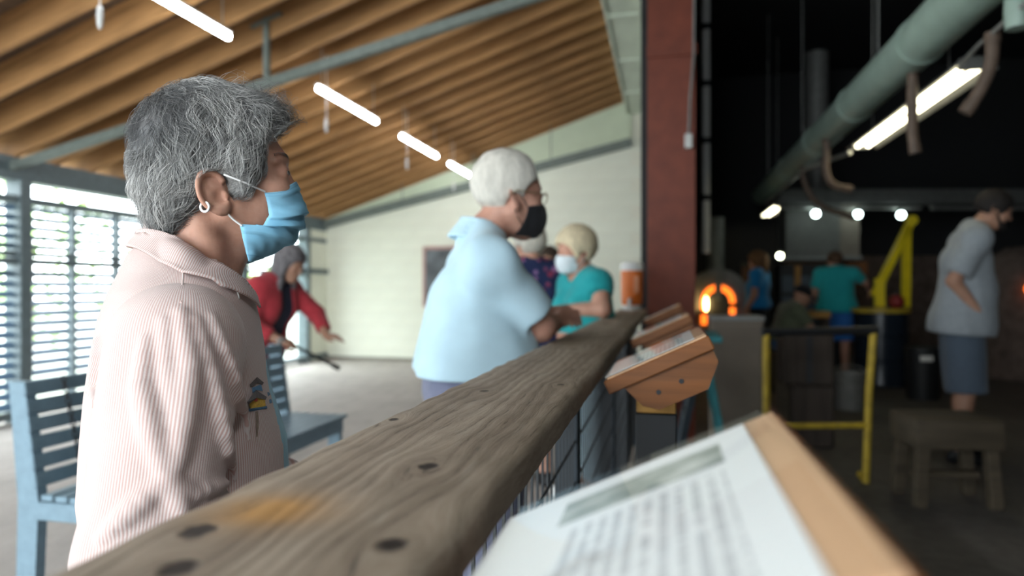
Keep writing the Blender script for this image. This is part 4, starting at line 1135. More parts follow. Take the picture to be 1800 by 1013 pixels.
def fmask(g, root, mat, h=.006, loops=None, full=0.0):
    def f(P):
        p = g.hp(P)
        d = smin(ell(p, (.052, 0, -.052), (.066 + full, .060, .060)), ell(p, (.06, 0, -.08), (.045, .05, .04)), .02)
        d = np.minimum(d, head_sdf(p) - .005)
        d = smax(d, -(p[:, 0] - .035 - np.clip(-p[:, 2] - .05, 0, .1) * -.3), .004)
        d = smax(d, p[:, 2] + .016 + (.095 - p[:, 0]) * .25, .004); d = smax(d, -.112 - p[:, 2], .004)
        return d * g.hs
    c = g.hw((.05, 0, -.05)); o = sdf_object('face_mask', f, c - .13, c + .13, h, mat, root)
    for s in (-1, 1):
        b = B(); b.tube([g.hw((.036, s * .060, -.036)), g.hw((.01, s * .074, -.012)), g.hw((-.012, s * .080, .014))], .0014, 6); b.tube([g.hw((.03, s * .054, -.09)), g.hw((.0, s * .066, -.06)), g.hw((-.012, s * .078, -.040))], .0014, 6)
        b.build('ear_loop', loops or mat, o)
    return o
def eyes(g, root):
    M = Mat('eye_white', 0.15); M.color((0.65, 0.62, 0.58)); K = Mat('iris', 0.1); K.color((0.06, 0.05, 0.05))
    for s in (-1, 1):
        e = B().sphere(g.hw((.0727, s * .033, .002)), .0122 * g.hs, 16, 10).build('eye', M.mat, root, True)
        B().sphere(g.hw((.0812, s * .0335, .002)), .0054 * g.hs, 12, 8).build('iris', K.mat, e, True)

# ------------------------------------------------------------------ the woman in the foreground
wr = empty('person', (-0.604, 0.840, 0), math.atan2(0.6, 0.8))
tag(wr, 'person in pink striped blouse and blue surgical mask, in profile in the foreground', 'person')
_F = Vector((.8, .6, 0)); _L = Vector((-.6, .8, 0)); _W0 = Vector((-0.604, 0.840, 0))
def to_l(p): q = Vector(p) - _W0; return np.array([q.dot(_F), q.dot(_L), q.z])
_cl = to_l((0, 0, CAM_Z))
def dir_l(px, py): r = ray(px, py); return np.array([r.dot(_F), r.dot(_L), r.z])
def wl(px, py, off=0.0):
    d = dir_l(px, py); k = (-off - _cl[1]) / d[1]; return _cl + k * d
def trace(f, px, py, t0=0.25):
    d = unit(dir_l(px, py)); t = t0
    for _ in range(140):
        q = f((_cl + d * t)[None])[0]
        if q < 0.0004: break
        t += max(q * 0.6, 0.0003)
    return _cl + d * t

WJ = dict(head=(.007, 0, 1.316), neck=(-.048, 0, 1.165), chest=(-.042, 0, 1.03), pelvis=(-.035, 0, .76), shR=(-.050, -.150, 1.115), shL=(-.035, .150, 1.115),
          elR=(-.075, -.205, .885), wrR=(.095, -.125, .855), elL=(-.03, .205, .88), wrL=(.10, .08, .85), hipR=(-.04, -.085, .72), hipL=(-.04, .085, .72),
          knR=(-.02, -.09, .40), knL=(-.01, .09, .40), anR=(-.06, -.09, .075), anL=(-.04, .09, .075), toeR=(.09, -.10, .03), toeL=(.11, .10, .03))
W = Fig(WJ, fat=0.92, hs=0.95, pitch=0.17, hand=dict(R=((.5, .8, -.1), (0, .2, -1), 1, .5), L=((.3, -.9, -.1), (0, -.2, -1), -1, .5)), female=False)
ear_c = W.hp(np.array([[-.010, -.074, 1.290]]))[0]
def w_body(P):
    d = W.torso(P, -.026)
    for s in 'LR':
        d = smin(d, W.arm(P, s, (.040, .036, .024)), .03); d = smin(d, W.leg(P, s), .04); d = smin(d, W.foot(P, s), .02)
        h = W.hand[s]; d = smin(d, hand_sdf(P, W.J['wr' + s], h[0], h[1], h[2], h[3], .9), .012)
    return smin(d, rc(P, (-.026, 0, 1.275), (-.046, 0, 1.13), .043, .054), .03)
def w_head(P):
    p = W.hp(P)
    p[:, 2] = np.where(p[:, 2] < -.025, -.025 + (p[:, 2] + .025) * 1.25, p[:, 2])     # short lower face
    p[:, 0] = np.where(p[:, 0] > .088, .088 + (p[:, 0] - .088) * 2.2, p[:, 0])                 # nose held flat by the mask
    d = head_sdf(p) * W.hs * .8
    nk = rc(P, (-.026, 0, 1.275), (-.046, 0, 1.13), .043, .054)
    for s in (-1, 1):                                                        # neck tendons and loose skin under the jaw
        nk = smin(nk, rc(P, (-.030, s * .045, 1.265), (.012, s * .012, 1.135), .010, .009), .022)
    nk = smin(nk, rc(P, (.030, 0, 1.232), (-.004, 0, 1.16), .012, .014), .03)
    nk = nk - .0012 * waves(P, 180, 3, aniso=(.5, .5, 1))
    d = smin(d, nk, .022)
    # crow's feet and cheek creases
    for s in (-1, 1):
        d = smax(d, -rc(p, (.050, s * .0655, .010), (.062, s * .060, -.006), .002, .0012), .004)
        d = smin(d, rc(p, (.086, s * .020, .021), (.066, s * .052, .018), .0030, .002), .010)
    for s in (-1, 1): d = smin(d, ear_sdf(p, s, (ear_c[0], abs(ear_c[1]), ear_c[2]), .98, .12) * W.hs, .004)
    return d
V1, Q1 = polygonise(lambda P: np.maximum(w_head(P), 1.14 - P[:, 2]), (-.17, -.13, 1.13), (.16, .13, 1.47), .0026)
V2, Q2 = polygonise(lambda P: np.maximum(w_body(P), P[:, 2] - 1.15), (-.30, -.36, -.01), (.32, .36, 1.17), .012)
me = bpy.data.meshes.new('body'); me.from_pydata(np.concatenate([V1, V2]).tolist(), [], np.concatenate([Q1, Q2 + len(V1)]).tolist()); me.update()
link('body', me, SK_OLD, wr, True)
eyes(W, wr)
brow = Mat('brow_hair', 0.6); brow.color((0.16, 0.14, 0.13))
for s in (-1, 1):
    b = B()
    for i in range(16):
        t = i / 15.0; q = np.array([.0885 - .022 * t * t, s * (.016 + .034 * t), .021 + .006 * math.sin(t * 2.4)])
        b.tube([W.hw(q), W.hw(q + np.array([.001, s * .005, .0035])), W.hw(q + np.array([-.002, s * .011, .003]))], [.0006, .0005, .0002], 4)
    b.build('eyebrow', brow.mat, wr)

# hair: a soft base volume and combed strands in locks
def w_hair(P):
    d = ell(P, (-.015, 0, 1.358), (.094, .084, .094))
    d = smin(d, ell(P, (-.052, 0, 1.302), (.050, .068, .056)), .03)
    d = smin(d, ell(P, (.048, 0, 1.404), (.030, .058, .022)), .03)
    d = smin(d, ell(P, (-.068, 0, 1.262), (.016, .040, .026)), .02)
    for s in (-1, 1): d = smin(d, ell(P, (.030, s * .066, 1.335), (.016, .010, .038)), .014)
    d = smax(d, -ell(P, (.118, 0, 1.343), (.074, .120, .064)), .012)
    for s in (-1, 1):
        d = smax(d, -ell(P, (-.004, s * .090, 1.290), (.026, .030, .033)), .010)
        d = smax(d, -ell(P, (.060, s * .075, 1.290), (.030, .040, .040)), .012)
        d = smax(d, -ell(P, (.035, s * .06, 1.235), (.075, .05, .050)), .02)
    return d
def w_hair_l(P): return w_hair(P) - .006 * waves(P, 75, 11) - .003 * waves(P, 150, 12)
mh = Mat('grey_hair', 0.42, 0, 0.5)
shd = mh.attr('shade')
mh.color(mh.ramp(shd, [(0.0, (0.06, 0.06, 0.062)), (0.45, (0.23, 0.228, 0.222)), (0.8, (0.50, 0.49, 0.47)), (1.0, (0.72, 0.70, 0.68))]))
ho = sdf_object('hair', w_hair_l, (-.16, -.12, 1.21), (.13, .12, 1.49), .005, mh.mat, wr, dict(shade=lambda V: 0.03 + 0.08 * waves(V, 90, 5)))  # base coloured near black so gaps between locks read as shadow
def strands(n_clump, per, seed, step, npt, rad, lift, curl, sel=None, tight=.0075, name='hair_strands', wild=0.0):
    r = np.random.RandomState(seed)
    hm = ho.data; nv = len(hm.vertices); co = np.zeros(nv * 3); hm.vertices.foreach_get('co', co); co = co.reshape(-1, 3)
    if sel is not None: co = co[sel(co)]
    c = co[r.randint(0, len(co), n_clump)]
    root = np.repeat(c, per, 0) + r.normal(size=(n_clump * per, 3)) * tight
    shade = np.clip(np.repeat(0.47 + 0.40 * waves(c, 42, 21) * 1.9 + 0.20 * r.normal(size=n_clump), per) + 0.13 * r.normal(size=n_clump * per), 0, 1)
    cl = np.repeat(r.rand(n_clump), per); ind = r.rand(n_clump * per)
    cph = np.repeat(r.rand(n_clump) * 6.28, per)
    p = root.copy(); G, d = grad(w_hair, p); p -= (d + .003)[:, None] * G
    pts = [p.copy()]
    crown = np.array([-.045, 0, 1.47])
    hmax = lift * (0.35 + 0.9 * ind) * np.repeat(0.55 + 0.9 * r.rand(n_clump), per)
    for k in range(1, npt):
        s = k / (npt - 1)
        G, d = grad(w_hair, p); N = G / (np.linalg.norm(G, axis=1)[:, None] + 1e-9)
        f = p - crown
        side = np.clip((np.abs(p[:, 1]) - .035) / .04, 0, 1)
        f = f / (np.linalg.norm(f, axis=1)[:, None] + 1e-6)
        f[:, 0] -= (0.75 + 1.0 * np.clip((p[:, 0] - .01) / .03, 0, 1)) * side * np.clip((p[:, 0] + .085) / .07, 0, 1)
        f[:, 2] -= 0.35
        front = np.clip((p[:, 0] - .03) / .04, 0, 1) * np.clip((p[:, 2] - 1.385) / .03, 0, 1)
        f[:, 0] += 0.5 * front; f[:, 2] += 0.45 * front
        f -= (f * N).sum(1)[:, None] * N; f /= np.linalg.norm(f, axis=1)[:, None] + 1e-6
        ang = 1.5 * waves(p, 40, 31) * 1.9 + curl * np.sin(s * 5.0 + cph) + wild * np.sin(s * 9 + ind * 40)
        T = np.cross(N, f); dv = f * np.cos(ang)[:, None] + T * np.sin(ang)[:, None]
        p = p + dv * step * (0.7 + 0.6 * cl)[:, None]
        d = w_hair(p); tgt = -.002 + hmax * math.sin(min(1, s * 1.25) * math.pi * 0.62)
        p = p + (tgt - d)[:, None] * N * 0.75
        e = np.array([.080, .13, .070]); q = (p - np.array([.124, 0, 1.342])) / e; L = np.linalg.norm(q, axis=1)
        p = np.where((L < 1)[:, None], np.array([.124, 0, 1.342]) + q / (L[:, None] + 1e-6) * e, p)      # keep the face clear
        for sg in (-1, 1):                                                       # and the ears
            cc = np.array([-.004, sg * .088, 1.288]); e = np.array([.030, .032, .036]); q = (p - cc) / e; L = np.linalg.norm(q, axis=1)
            p = np.where((L < 1)[:, None], cc + q / (L[:, None] + 1e-6) * e, p)
        # locks pull together toward the tip
        m = p.reshape(n_clump, per, 3).mean(1); p = p * (1 - .10 * s) + np.repeat(m, per, 0) * .10 * s
        pts.append(p.copy())
    pts = np.stack(pts, 1); n = len(pts)
    T = np.gradient(pts, axis=1); T /= np.linalg.norm(T, axis=2)[:, :, None] + 1e-9
    ref = unit(r.normal(size=3)); X = np.cross(T, ref); X /= np.linalg.norm(X, axis=2)[:, :, None] + 1e-9; Y = np.cross(T, X)
    taper = np.linspace(1, 0.25, npt)[None, :, None] * rad * (0.7 + 0.6 * ind)[:, None, None]
    ring = [pts + (X * math.cos(a) + Y * math.sin(a)) * taper for a in (0, 2.094, 4.189)]
    Vs = np.stack(ring, 2).reshape(-1, 3)
    base = (np.arange(n) * npt * 3)[:, None, None] + (np.arange(npt - 1) * 3)[None, :, None]
    fs = [np.stack([base + i, base + (i + 1) % 3, base + 3 + (i + 1) % 3, base + 3 + i], -1) for i in range(3)]
    Fq = np.concatenate([q.reshape(-1, 4) for q in fs])
    me = bpy.data.meshes.new(name)
    me.vertices.add(len(Vs)); me.vertices.foreach_set('co', Vs.ravel())
    me.loops.add(Fq.size); me.loops.foreach_set('vertex_index', Fq.ravel().astype(np.int32))
    me.polygons.add(len(Fq)); me.polygons.foreach_set('loop_start', np.arange(0, Fq.size, 4, dtype=np.int32)); me.polygons.foreach_set('loop_total', np.full(len(Fq), 4, np.int32))
    me.update(calc_edges=True)
    at = me.attributes.new('shade', 'FLOAT', 'POINT'); at.data.foreach_set('value', np.repeat(shade, npt * 3).astype(np.float32))
    o = link(name, me, mh.mat, ho, True); o['kind'] = 'stuff'; return o
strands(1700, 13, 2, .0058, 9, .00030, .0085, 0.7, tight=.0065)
strands(150, 4, 7, .0050, 11, .00018, .018, 1.3, sel=lambda c: (c[:, 2] > 1.40) & (c[:, 0] > .0), name='flyaway_strands', wild=0.5)
strands(120, 6, 8, .0045, 11, .00024, .022, 1.6, sel=lambda c: (c[:, 2] > 1.385) & (c[:, 0] > .045), name='fringe_curls', wild=0.7)

# surgical mask
mm = Mat('pale_blue_mask', 0.75, 0, 0.2); mu = mm.attr('mv'); 
seam = (mu * 1.0 - 0.05).abs().lt(0.006) + (mu - 0.085).abs().lt(0.004) + (mu - 0.945).abs().lt(0.006)
mm.color(mm.mix(seam * 0.5, mm.ramp(mm.noise(30, 3), [(0.3, (0.215, 0.50, 0.70)), (0.7, (0.29, 0.585, 0.78))]), (0.13, 0.36, 0.56)))
mm.bump(mm.noise(900, 2), 0.0004, 0.5); mm.b.inputs['Subsurface Weight'].default_value = 0.0
fr_ = np.array([wl(*q) for q in [(521, 321), (534, 346), (538, 368), (533, 395), (520, 420), (488, 446), (452, 459)]])
sd_ = np.array([wl(px, py, of) for px, py, of in [(463, 333, .060), (470, 356, .0605), (473, 378, .060), (462, 397, .061), (421, 394, .066), (428, 425, .060), (437, 460, .050)]])
def resamp(Pt, n):
    t = np.linspace(0, len(Pt) - 1, n); i = np.minimum(t.astype(int), len(Pt) - 2); f = (t - i)[:, None]
    g = lambda j: Pt[np.clip(j, 0, len(Pt) - 1)]
    return 0.5 * ((2 * g(i)) + (g(i + 1) - g(i - 1)) * f + (2 * g(i - 1) - 5 * g(i) + 4 * g(i + 1) - g(i + 2)) * f ** 2 + (3 * g(i) - g(i - 1) - 3 * g(i + 1) + g(i + 2)) * f ** 3)
nv_, nu_ = 61, 49
FR = resamp(fr_, nv_); SD = np.stack([np.interp(np.linspace(0, 6, nv_), range(7), sd_[:, i]) for i in range(3)], 1)
mv, mf, mvv = [], [], []
for i in range(nv_):
    v = i / (nv_ - 1)
    saw = 0.0
    for c0, c1 in ((0.24, 0.40), (0.40, 0.56), (0.56, 0.74)):
        if c0 <= v < c1: saw = (v - c0) / (c1 - c0)
    for j in range(nu_):
        ph = (j / (nu_ - 1) - 0.5) * math.pi; c, s = math.cos(ph), math.sin(ph)
        cc = c ** 0.85; w = 1 - abs(s) ** 2.2
        x = SD[i, 0] + (FR[i, 0] - SD[i, 0]) * cc; y = abs(SD[i, 1]) * math.copysign(abs(s) ** 0.92, -s); z = SD[i, 2] + (FR[i, 2] - SD[i, 2]) * w
        k = (0.0085 * (saw - .4) * (0.25 + 0.75 * min(1, c * 1.5)) + 0.0011 * math.sin(v * 38 + ph * 5) * math.sin(ph * 7 + v * 11)) * (1 if 0.1 < v < .93 else .2)
        n = unit((c, -s * 1.0, 0)); mv.append((x + n[0] * k, y + n[1] * k, z)); mvv.append(v)
for i in range(nv_ - 1):
    for j in range(nu_ - 1):
        a = i * nu_ + j; mf.append((a, a + nu_, a + nu_ + 1, a + 1))
me = bpy.data.meshes.new('face_mask'); me.from_pydata(mv, [], mf); at = me.attributes.new('mv', 'FLOAT', 'POINT'); at.data.foreach_set('value', np.array(mvv, np.float32))
mo = link('face_mask', me, mm.mat, wr, True); md = mo.modifiers.new('t', 'SOLIDIFY'); md.thickness = 0.0012; md.offset = 1
M_LOOP = plain('white_elastic', (0.78, 0.77, 0.76), 0.7, var=0.03)
for s in (1, -1):
    def sy(p): return (p[0], p[1] * s, p[2])
    b = B()
    b.tube([sy(wl(466, 337, .0615)), sy(wl(450, 330, .070)), sy(wl(430, 321, .079)), sy(wl(404, 311, .082)), sy(wl(394, 307, .078))], .0013, 6)
    b.build('ear_loop', M_LOOP, mo, True)
    b = B(); b.tube([sy(wl(425, 397, .067)), sy(wl(410, 386, .068)), sy(wl(399, 375, .072))], .0014, 6); b.build('ear_loop', M_LOOP, mo, True)
    b = B(); b.tube([sy(wl(360 + 7.5 * math.cos(t), 364 + 8.5 * math.sin(t), .083 + .004 * math.cos(t))) for t in [2 * math.pi * k / 14 for k in range(15)]], .0016, 6, False); b.build('loop_knot', M_LOOP, mo, True)

# striped blouse
rows = np.array([(.70, -.150, .085, .165), (.82, -.165, .092, .172), (.896, -.175, .092, .172), (.96, -.172, .088, .168), (1.035, -.165, .066, .164), (1.09, -.158, .056, .150),
                 (1.13, -.150, .050, .132), (1.165, -.138, .044, .116), (1.19, -.127, .034, .086), (1.212, -.118, .018, .062), (1.235, -.10, .00, .05), (1.30, -.09, -.02, .03)])
def loft(P, inf=0.0):
    z = P[:, 2]; bk = np.interp(z, rows[:, 0], rows[:, 1]); fr = np.interp(z, rows[:, 0], rows[:, 2]); w = np.interp(z, rows[:, 0], rows[:, 3])
    c = (bk + fr) / 2; h = (fr - bk) / 2 + inf; w = w + inf
    q = np.sqrt(((P[:, 0] - c) / h) ** 2 + (P[:, 1] / w) ** 2) + 1e-9
    return (q - 1) * np.minimum(h, w) * 0.9
ELR, WRR, SHR = W.J['elR'], W.J['wrR'], W.J['shR']
def sleeve(P, s):
    a, e, w = W.J['sh' + s] + A(0, 0, -.012), W.J['el' + s], W.J['wr' + s]
    return smin(rc(P, a, e, .074, .068), rc(P, e, w, .064, .048), .03)
def blouse0(P):
    d = loft(P)
    return smin(d, np.minimum(rc(P, W.J['shR'] + A(.0, .03, -.022), (-.055, 0, 1.125), .050, .05), rc(P, W.J['shL'] + A(.0, -.03, -.022), (-.055, 0, 1.125), .050, .05)), .04)
def both0(P): return np.minimum(blouse0(P), sleeve(P, 'R'))
folds = [([(318, 552), (332, 640), (322, 740), (302, 850)], 0.0142), ([(345, 565), (372, 660), (395, 760), (412, 845)], 0.0095), ([(288, 566), (292, 640), (300, 700), (322, 800)], 0.0068),
         ([(372, 560), (405, 640), (425, 720), (440, 800)], 0.0081), ([(255, 600), (250, 680), (268, 760), (290, 840)], 0.0121), ([(292, 846), (235, 895), (180, 945)], 0.0108), ([(294, 846), (312, 878), (326, 905)], 0.0095), ([(302, 850), (345, 868), (400, 850)], 0.0054),
         ([(170, 600), (165, 690), (190, 780)], 0.0068), ([(185, 800), (200, 860), (190, 930)], 0.0054)]
fold_pts = []
for pl_, r_ in folds:
    q = []
    for (a, b) in zip(pl_[:-1], pl_[1:]):
        for t in np.linspace(0, 1, 4)[:-1]: q.append(trace(both0, a[0] + (b[0] - a[0]) * t, a[1] + (b[1] - a[1]) * t))
    q.append(trace(both0, *pl_[-1])); fold_pts.append((np.array(q), r_))
def with_folds(P, d, which):
    near = d < .03
    if near.any():
        Pn = P[near]; dn = d[near]
        for (q, r_) in which:
            n = len(q); rs = [r_ * (0.25 + 0.75 * math.sin(math.pi * (i + .5) / n)) for i in range(n)]
            dn = smin(dn, chain(Pn, list(q), rs, .004), .010)
        d = d.copy(); d[near] = dn
    return d
def f_sleeveR(P):
    d = with_folds(P, sleeve(P, 'R') - .0045 * waves(P, 34, 41, aniso=(1, 1, .5)) - .0022 * waves(P, 80, 43, aniso=(1, 1, .45)), fold_pts[:8])
    d = smax(d, plane(P, WRR - unit(WRR - ELR) * .01, WRR - ELR), .004)
    return smax(d, -plane(P, SHR + A(0, .028, .0), A(.0, -1, -.10)), .004)
def f_sleeveL(P):
    d = sleeve(P, 'L') - .004 * waves(P, 34, 51, aniso=(1, 1, .5)); w, e = W.J['wrL'], W.J['elL']
    d = smax(d, plane(P, w - unit(w - e) * .01, w - e), .004)
    return smax(d, -plane(P, W.J['shL'] + A(0, -.028, 0), A(0, 1, -.1)), .004)
def f_blouse(P):
    d = blouse0(P) - .004 * waves(P, 28, 61, aniso=(1, 1, .45)) - .0015 * waves(P, 70, 63, aniso=(1, 1, .5))
    d = with_folds(P, d, fold_pts[8:])
    z = P[:, 2]; wv = np.interp(z, [.70, .95, 1.06, 1.10, 1.14, 1.2], [.085, .082, .055, .016, .03, .05])
    cut = np.maximum(np.maximum(np.abs(P[:, 1]) - wv, -P[:, 0] + .00), 0 * z - .05)
    d = smax(d, -cut, .004)
    d = smax(d, .775 - z, .004)
    d = smax(d, -rc(P, (-.030, 0, 1.165), (-.030, 0, 1.40), .050, .075), .005)
    return d
ms = Mat('pink_striped_cotton', 0.85, 0, 0.15); sv = ms.attr('stripe')
stripe = ((sv * (2 * math.pi / 0.0031)).sin() * 0.5 + 0.5).step(0.25, 0.75)
big = ms.noise(14, 3)
ms.color(ms.mix(stripe, (0.66, 0.585, 0.565), ms.ramp(big, [(0.3, (0.50, 0.31, 0.275)), (0.7, (0.55, 0.38, 0.345))])))
ms.bump(stripe * 0.5 + ms.noise(700, 2), 0.0007, 0.5); ms.b.inputs['Sheen Weight'].default_value = 0.2
def st_torso(V): return np.arctan2(V[:, 0] + .05, -V[:, 1]) * .165
def st_arm(s):
    a, e, w = W.J['sh' + s], W.J['el' + s], W.J['wr' + s]
    def f(V):
        ax = unit(e - a); o = unit(np.cross(ax, A(1, 0, 0))); x = np.cross(o, ax)
        q = V - a; up_ = np.arctan2(q @ o * (1 if s == 'R' else -1), q @ x) * .068
        ax2 = unit(w - e); o2 = unit(o - ax2 * (o @ ax2)); x2 = np.cross(o2, ax2); q2 = V - e; lo_ = np.arctan2(q2 @ o2, q2 @ x2) * .068
        return up_
    return f
bo = sdf_object('blouse', f_blouse, (-.22, -.24, .755), (.15, .24, 1.26), .0048, ms.mat, wr, dict(stripe=st_torso), newton=1)
slR = sdf_object('sleeve', f_sleeveR, (-.18, -.31, .79), (.20, -.02, 1.22), .0042, ms.mat, bo, dict(stripe=st_arm('R')))
sdf_object('sleeve', f_sleeveL, (-.16, .0, .78), (.22, .31, 1.22), .008, ms.mat, bo, dict(stripe=st_arm('L')))
sdf_object('undershirt', lambda P: np.maximum(np.maximum(loft(P, .002 * (P[:, 0] > 0) - .004), P[:, 2] - 1.10), .76 - P[:, 2]), (-.22, -.22, .74), (.15, .22, 1.12), .007, cloth('pale_blue_jersey', (0.30, 0.56, 0.68)), wr)
# collar leaves
ti = [(283, 413, 0.0), (293, 414, .030), (318, 424, .052), (347, 441, .062), (378, 470, .062), (402, 503, .050), (424, 530, .036)]
to_ = [(252, 452, 0.0), (258, 452, .045), (285, 462, .080), (318, 478, .095), (362, 511, .088), (402, 531, .066), (432, 546, .048)]
I_ = resamp(np.array([wl(*q) for q in ti]), 40); O_ = resamp(np.array([wl(*q) for q in to_]), 40)
arc_ = np.concatenate([[0], np.cumsum(np.linalg.norm(np.diff(O_, axis=0), axis=1))])
mc = Mat('pink_striped_collar', 0.85, 0, 0.15); sv = mc.attr('stripe'); stp = ((sv * (2 * math.pi / 0.0031)).sin() * 0.5 + 0.5).step(0.25, 0.75)
mc.color(mc.mix(stp, (0.66, 0.59, 0.57), (0.53, 0.35, 0.315))); mc.bump(stp, 0.0005, 0.4)
for s in (1, -1):
    vs_, fs_, at_ = [], [], []
    nj = 12
    for i in range(40):
        for j in range(nj + 1):
            t = j / nj; p = I_[i] * (1 - t) + O_[i] * t
            bul = .010 * math.sin(math.pi * min(1, t * 1.15)) * (1 - 0.5 * i / 40); p = p + np.array([0, -bul * .6, bul * .9])
            vs_.append((p[0], p[1] * s, p[2])); at_.append(arc_[i])
    for i in range(39):
        for j in range(nj):
            a = i * (nj + 1) + j; fs_.append((a, a + 1, a + nj + 2, a + nj + 1))
    cp_ = np.array(vs_); cp_[:, 1] *= s
    need = np.tile(np.linspace(.004, .007, nj + 1), 40)
    for _ in range(8):
        G_, d_ = grad(blouse0, cp_); mv_ = np.maximum(0, need - d_); cp_ += (G_ / (np.linalg.norm(G_, axis=1)[:, None] + 1e-6)) * mv_[:, None]
    cp_[:, 1] *= s; vs_ = [tuple(q) for q in cp_]
    # stand of the collar, inside the fold
    me = bpy.data.meshes.new('collar'); me.from_pydata(vs_, [], fs_); at = me.attributes.new('stripe', 'FLOAT', 'POINT'); at.data.foreach_set('value', np.array(at_, np.float32))
    co_ = link('collar', me, mc.mat, bo, True); md = co_.modifiers.new('t', 'SOLIDIFY'); md.thickness = 0.003; md.offset = 0
    vs_, fs_, at_ = [], [], []
    for i in range(40):
        p = I_[i]
        for t in (0, .5, 1): vs_.append((p[0] + .004 * t, (p[1] + .010 * t) * s if i > 2 else p[1] * s, p[2] - .030 * t)); at_.append(i / 40.0 * .155)
    for i in range(39):
        for j in range(2):
            a = i * 3 + j; fs_.append((a, a + 1, a + 4, a + 3))
    me = bpy.data.meshes.new('collar_stand'); me.from_pydata(vs_, [], fs_); at = me.attributes.new('stripe', 'FLOAT', 'POINT'); at.data.foreach_set('value', np.array(at_, np.float32))
    cs_ = link('collar_stand', me, mc.mat, bo, True); md = cs_.modifiers.new('t', 'SOLIDIFY'); md.thickness = 0.002
# seams: yoke and armhole, as thin raised piping
from mathutils.bvhtree import BVHTree
_bv = [BVHTree.FromPolygons([v.co for v in o.data.vertices], [tuple(p.vertices) for p in o.data.polygons]) for o in (bo, slR)]
def cast(px, py):
    for _ in range(40):
        d = Vector(unit(dir_l(px, py))); hits = [h for h in (b.ray_cast(Vector(_cl), d) for b in _bv) if h[0] is not None]
        if hits: break
        px -= 1.5
    return np.array(min(hits, key=lambda h: h[3])[0])
def surf_line(pts, r, name, mat):
    q = [cast(*p) for p in pts]; b = B(); b.tube([Vector(p) for p in q], r, 6); return b.build(name, mat, bo, True)
M_SEAM = cloth('pink_seam', (0.70, 0.55, 0.52))
surf_line([(322, 478), (321, 500), (318, 533)], .0013, 'yoke_seam', M_SEAM)
# embroidered birdhouse on the blouse front
eb = empty('embroidery', (0, 0, 0)); eb.parent = bo; eb['label'] = 'embroidered yellow birdhouse with blue bird and brown roof'
def patch(pts, mat, name, lift=.0030):
    q = [cast(*p) for p in pts]; c = np.mean(q, 0); d = unit(_cl - c)
    b = B(); vs2 = [Vector(p + d * lift) for p in q]; cc = Vector(c + d * (lift + .0006))
    v0 = b.bm.verts.new(cc); vv = [b.bm.verts.new(p) for p in vs2]; lo_ = [b.bm.verts.new(p - Vector(d) * .008) for p in vs2]
    for i in range(len(vv)):
        j = (i + 1) % len(vv); b.bm.faces.new((v0, vv[i], vv[j])); b.bm.faces.new((vv[i], lo_[i], lo_[j], vv[j]))
    return b.build(name, mat, eb)
E_Y = cloth('yellow_thread', (0.72, 0.44, 0.06), .2, 200); E_B = cloth('brown_thread', (0.10, 0.075, 0.07), .2, 200); E_U = cloth('blue_thread', (0.09, 0.22, 0.38), .2, 200); E_R = cloth('red_thread', (0.50, 0.06, 0.04), .1, 200); E_P = cloth('tan_thread', (0.28, 0.21, 0.16), .2, 200)
patch([(438, 708), (450, 694), (466, 702), (467, 714), (440, 719)], E_Y, 'house')
patch([(434, 707), (450, 686), (469, 698), (467, 703), (450, 693), (437, 712)], E_B, 'roof', .0038)
patch([(443, 682), (459, 676), (462, 688), (452, 686), (444, 692)], E_U, 'cupola')
patch([(439, 676), (452, 663), (464, 673), (461, 677), (452, 670), (442, 681)], E_B, 'cupola_roof', .0038)
patch([(450 + 3.4 * math.cos(t), 703 + 3.4 * math.sin(t)) for t in [k * math.pi / 4 for k in range(8)]], E_R, 'entrance_hole', .0042)
patch([(437, 719), (469, 714), (470, 718), (438, 724)], E_U, 'ledge', .0038)
patch([(449, 724), (454, 723), (455, 745), (453, 768), (450, 768), (450, 745)], E_P, 'pole')
patch([(470, 690), (475, 688), (477, 694), (471, 697)], E_U, 'bird'); patch([(473, 703), (478, 701), (479, 708), (474, 710)], E_U, 'bird')
# trousers and shoes (below the rail)
sdf_object('trousers', lambda P: pants_sdf(W, P, .012), (-.25, -.28, .03), (.2, .28, .90), .013, cloth('grey_slacks', (0.24, 0.25, 0.28)), wr)
shoe_obj(W, wr, M_WHITE)
B().lathe([(.0045, 0), (.005, .0008), (.0045, .0016), (0, .0012)], 14, Vector(cast(418, 520)), Matrix.Rotation(math.radians(75), 3, 'Y')).build('button', M_WHITE, bo, True)

# ------------------------------------------------------------------ the other people
def stand(h=1.70, w=.19, **kw):
    k = h / 1.70
    J = dict(head=(.02, 0, 1.555), neck=(-.015, 0, 1.42), chest=(-.01, 0, 1.24), pelvis=(0, 0, .95), shR=(-.015, -w / k, 1.375), shL=(-.015, w / k, 1.375), elR=(-.03, -.24, 1.09), elL=(-.03, .24, 1.09),
             wrR=(.06, -.23, .85), wrL=(.06, .23, .85), hipR=(0, -.09, .90), hipL=(0, .09, .90), knR=(.02, -.10, .49), knL=(.02, .10, .49), anR=(-.02, -.10, .08), anL=(-.02, .10, .08), toeR=(.13, -.12, .034), toeL=(.13, .12, .034))
    J = {a: np.array(b) * k for a, b in J.items()}
    for a in ('toeR', 'toeL'): J[a][2] = .034
    for a, b in kw.items(): J[a] = np.array(b, float)
    return J
def make_body(g, root, skin, h):
    lo, hi = g.bounds(.16); lo[2] = -.005; sdf_object('body', lambda P: np.maximum(g.body(P), .004 - P[:, 2]), lo, hi, h, skin, root, newton=1)
def garment(name, g, f, root, mat, h, pad=.2):
    lo, hi = g.bounds(pad); hi[2] = g.J['head'][2]; sdf_object(name, f, lo, hi, h, mat, root, newton=1)
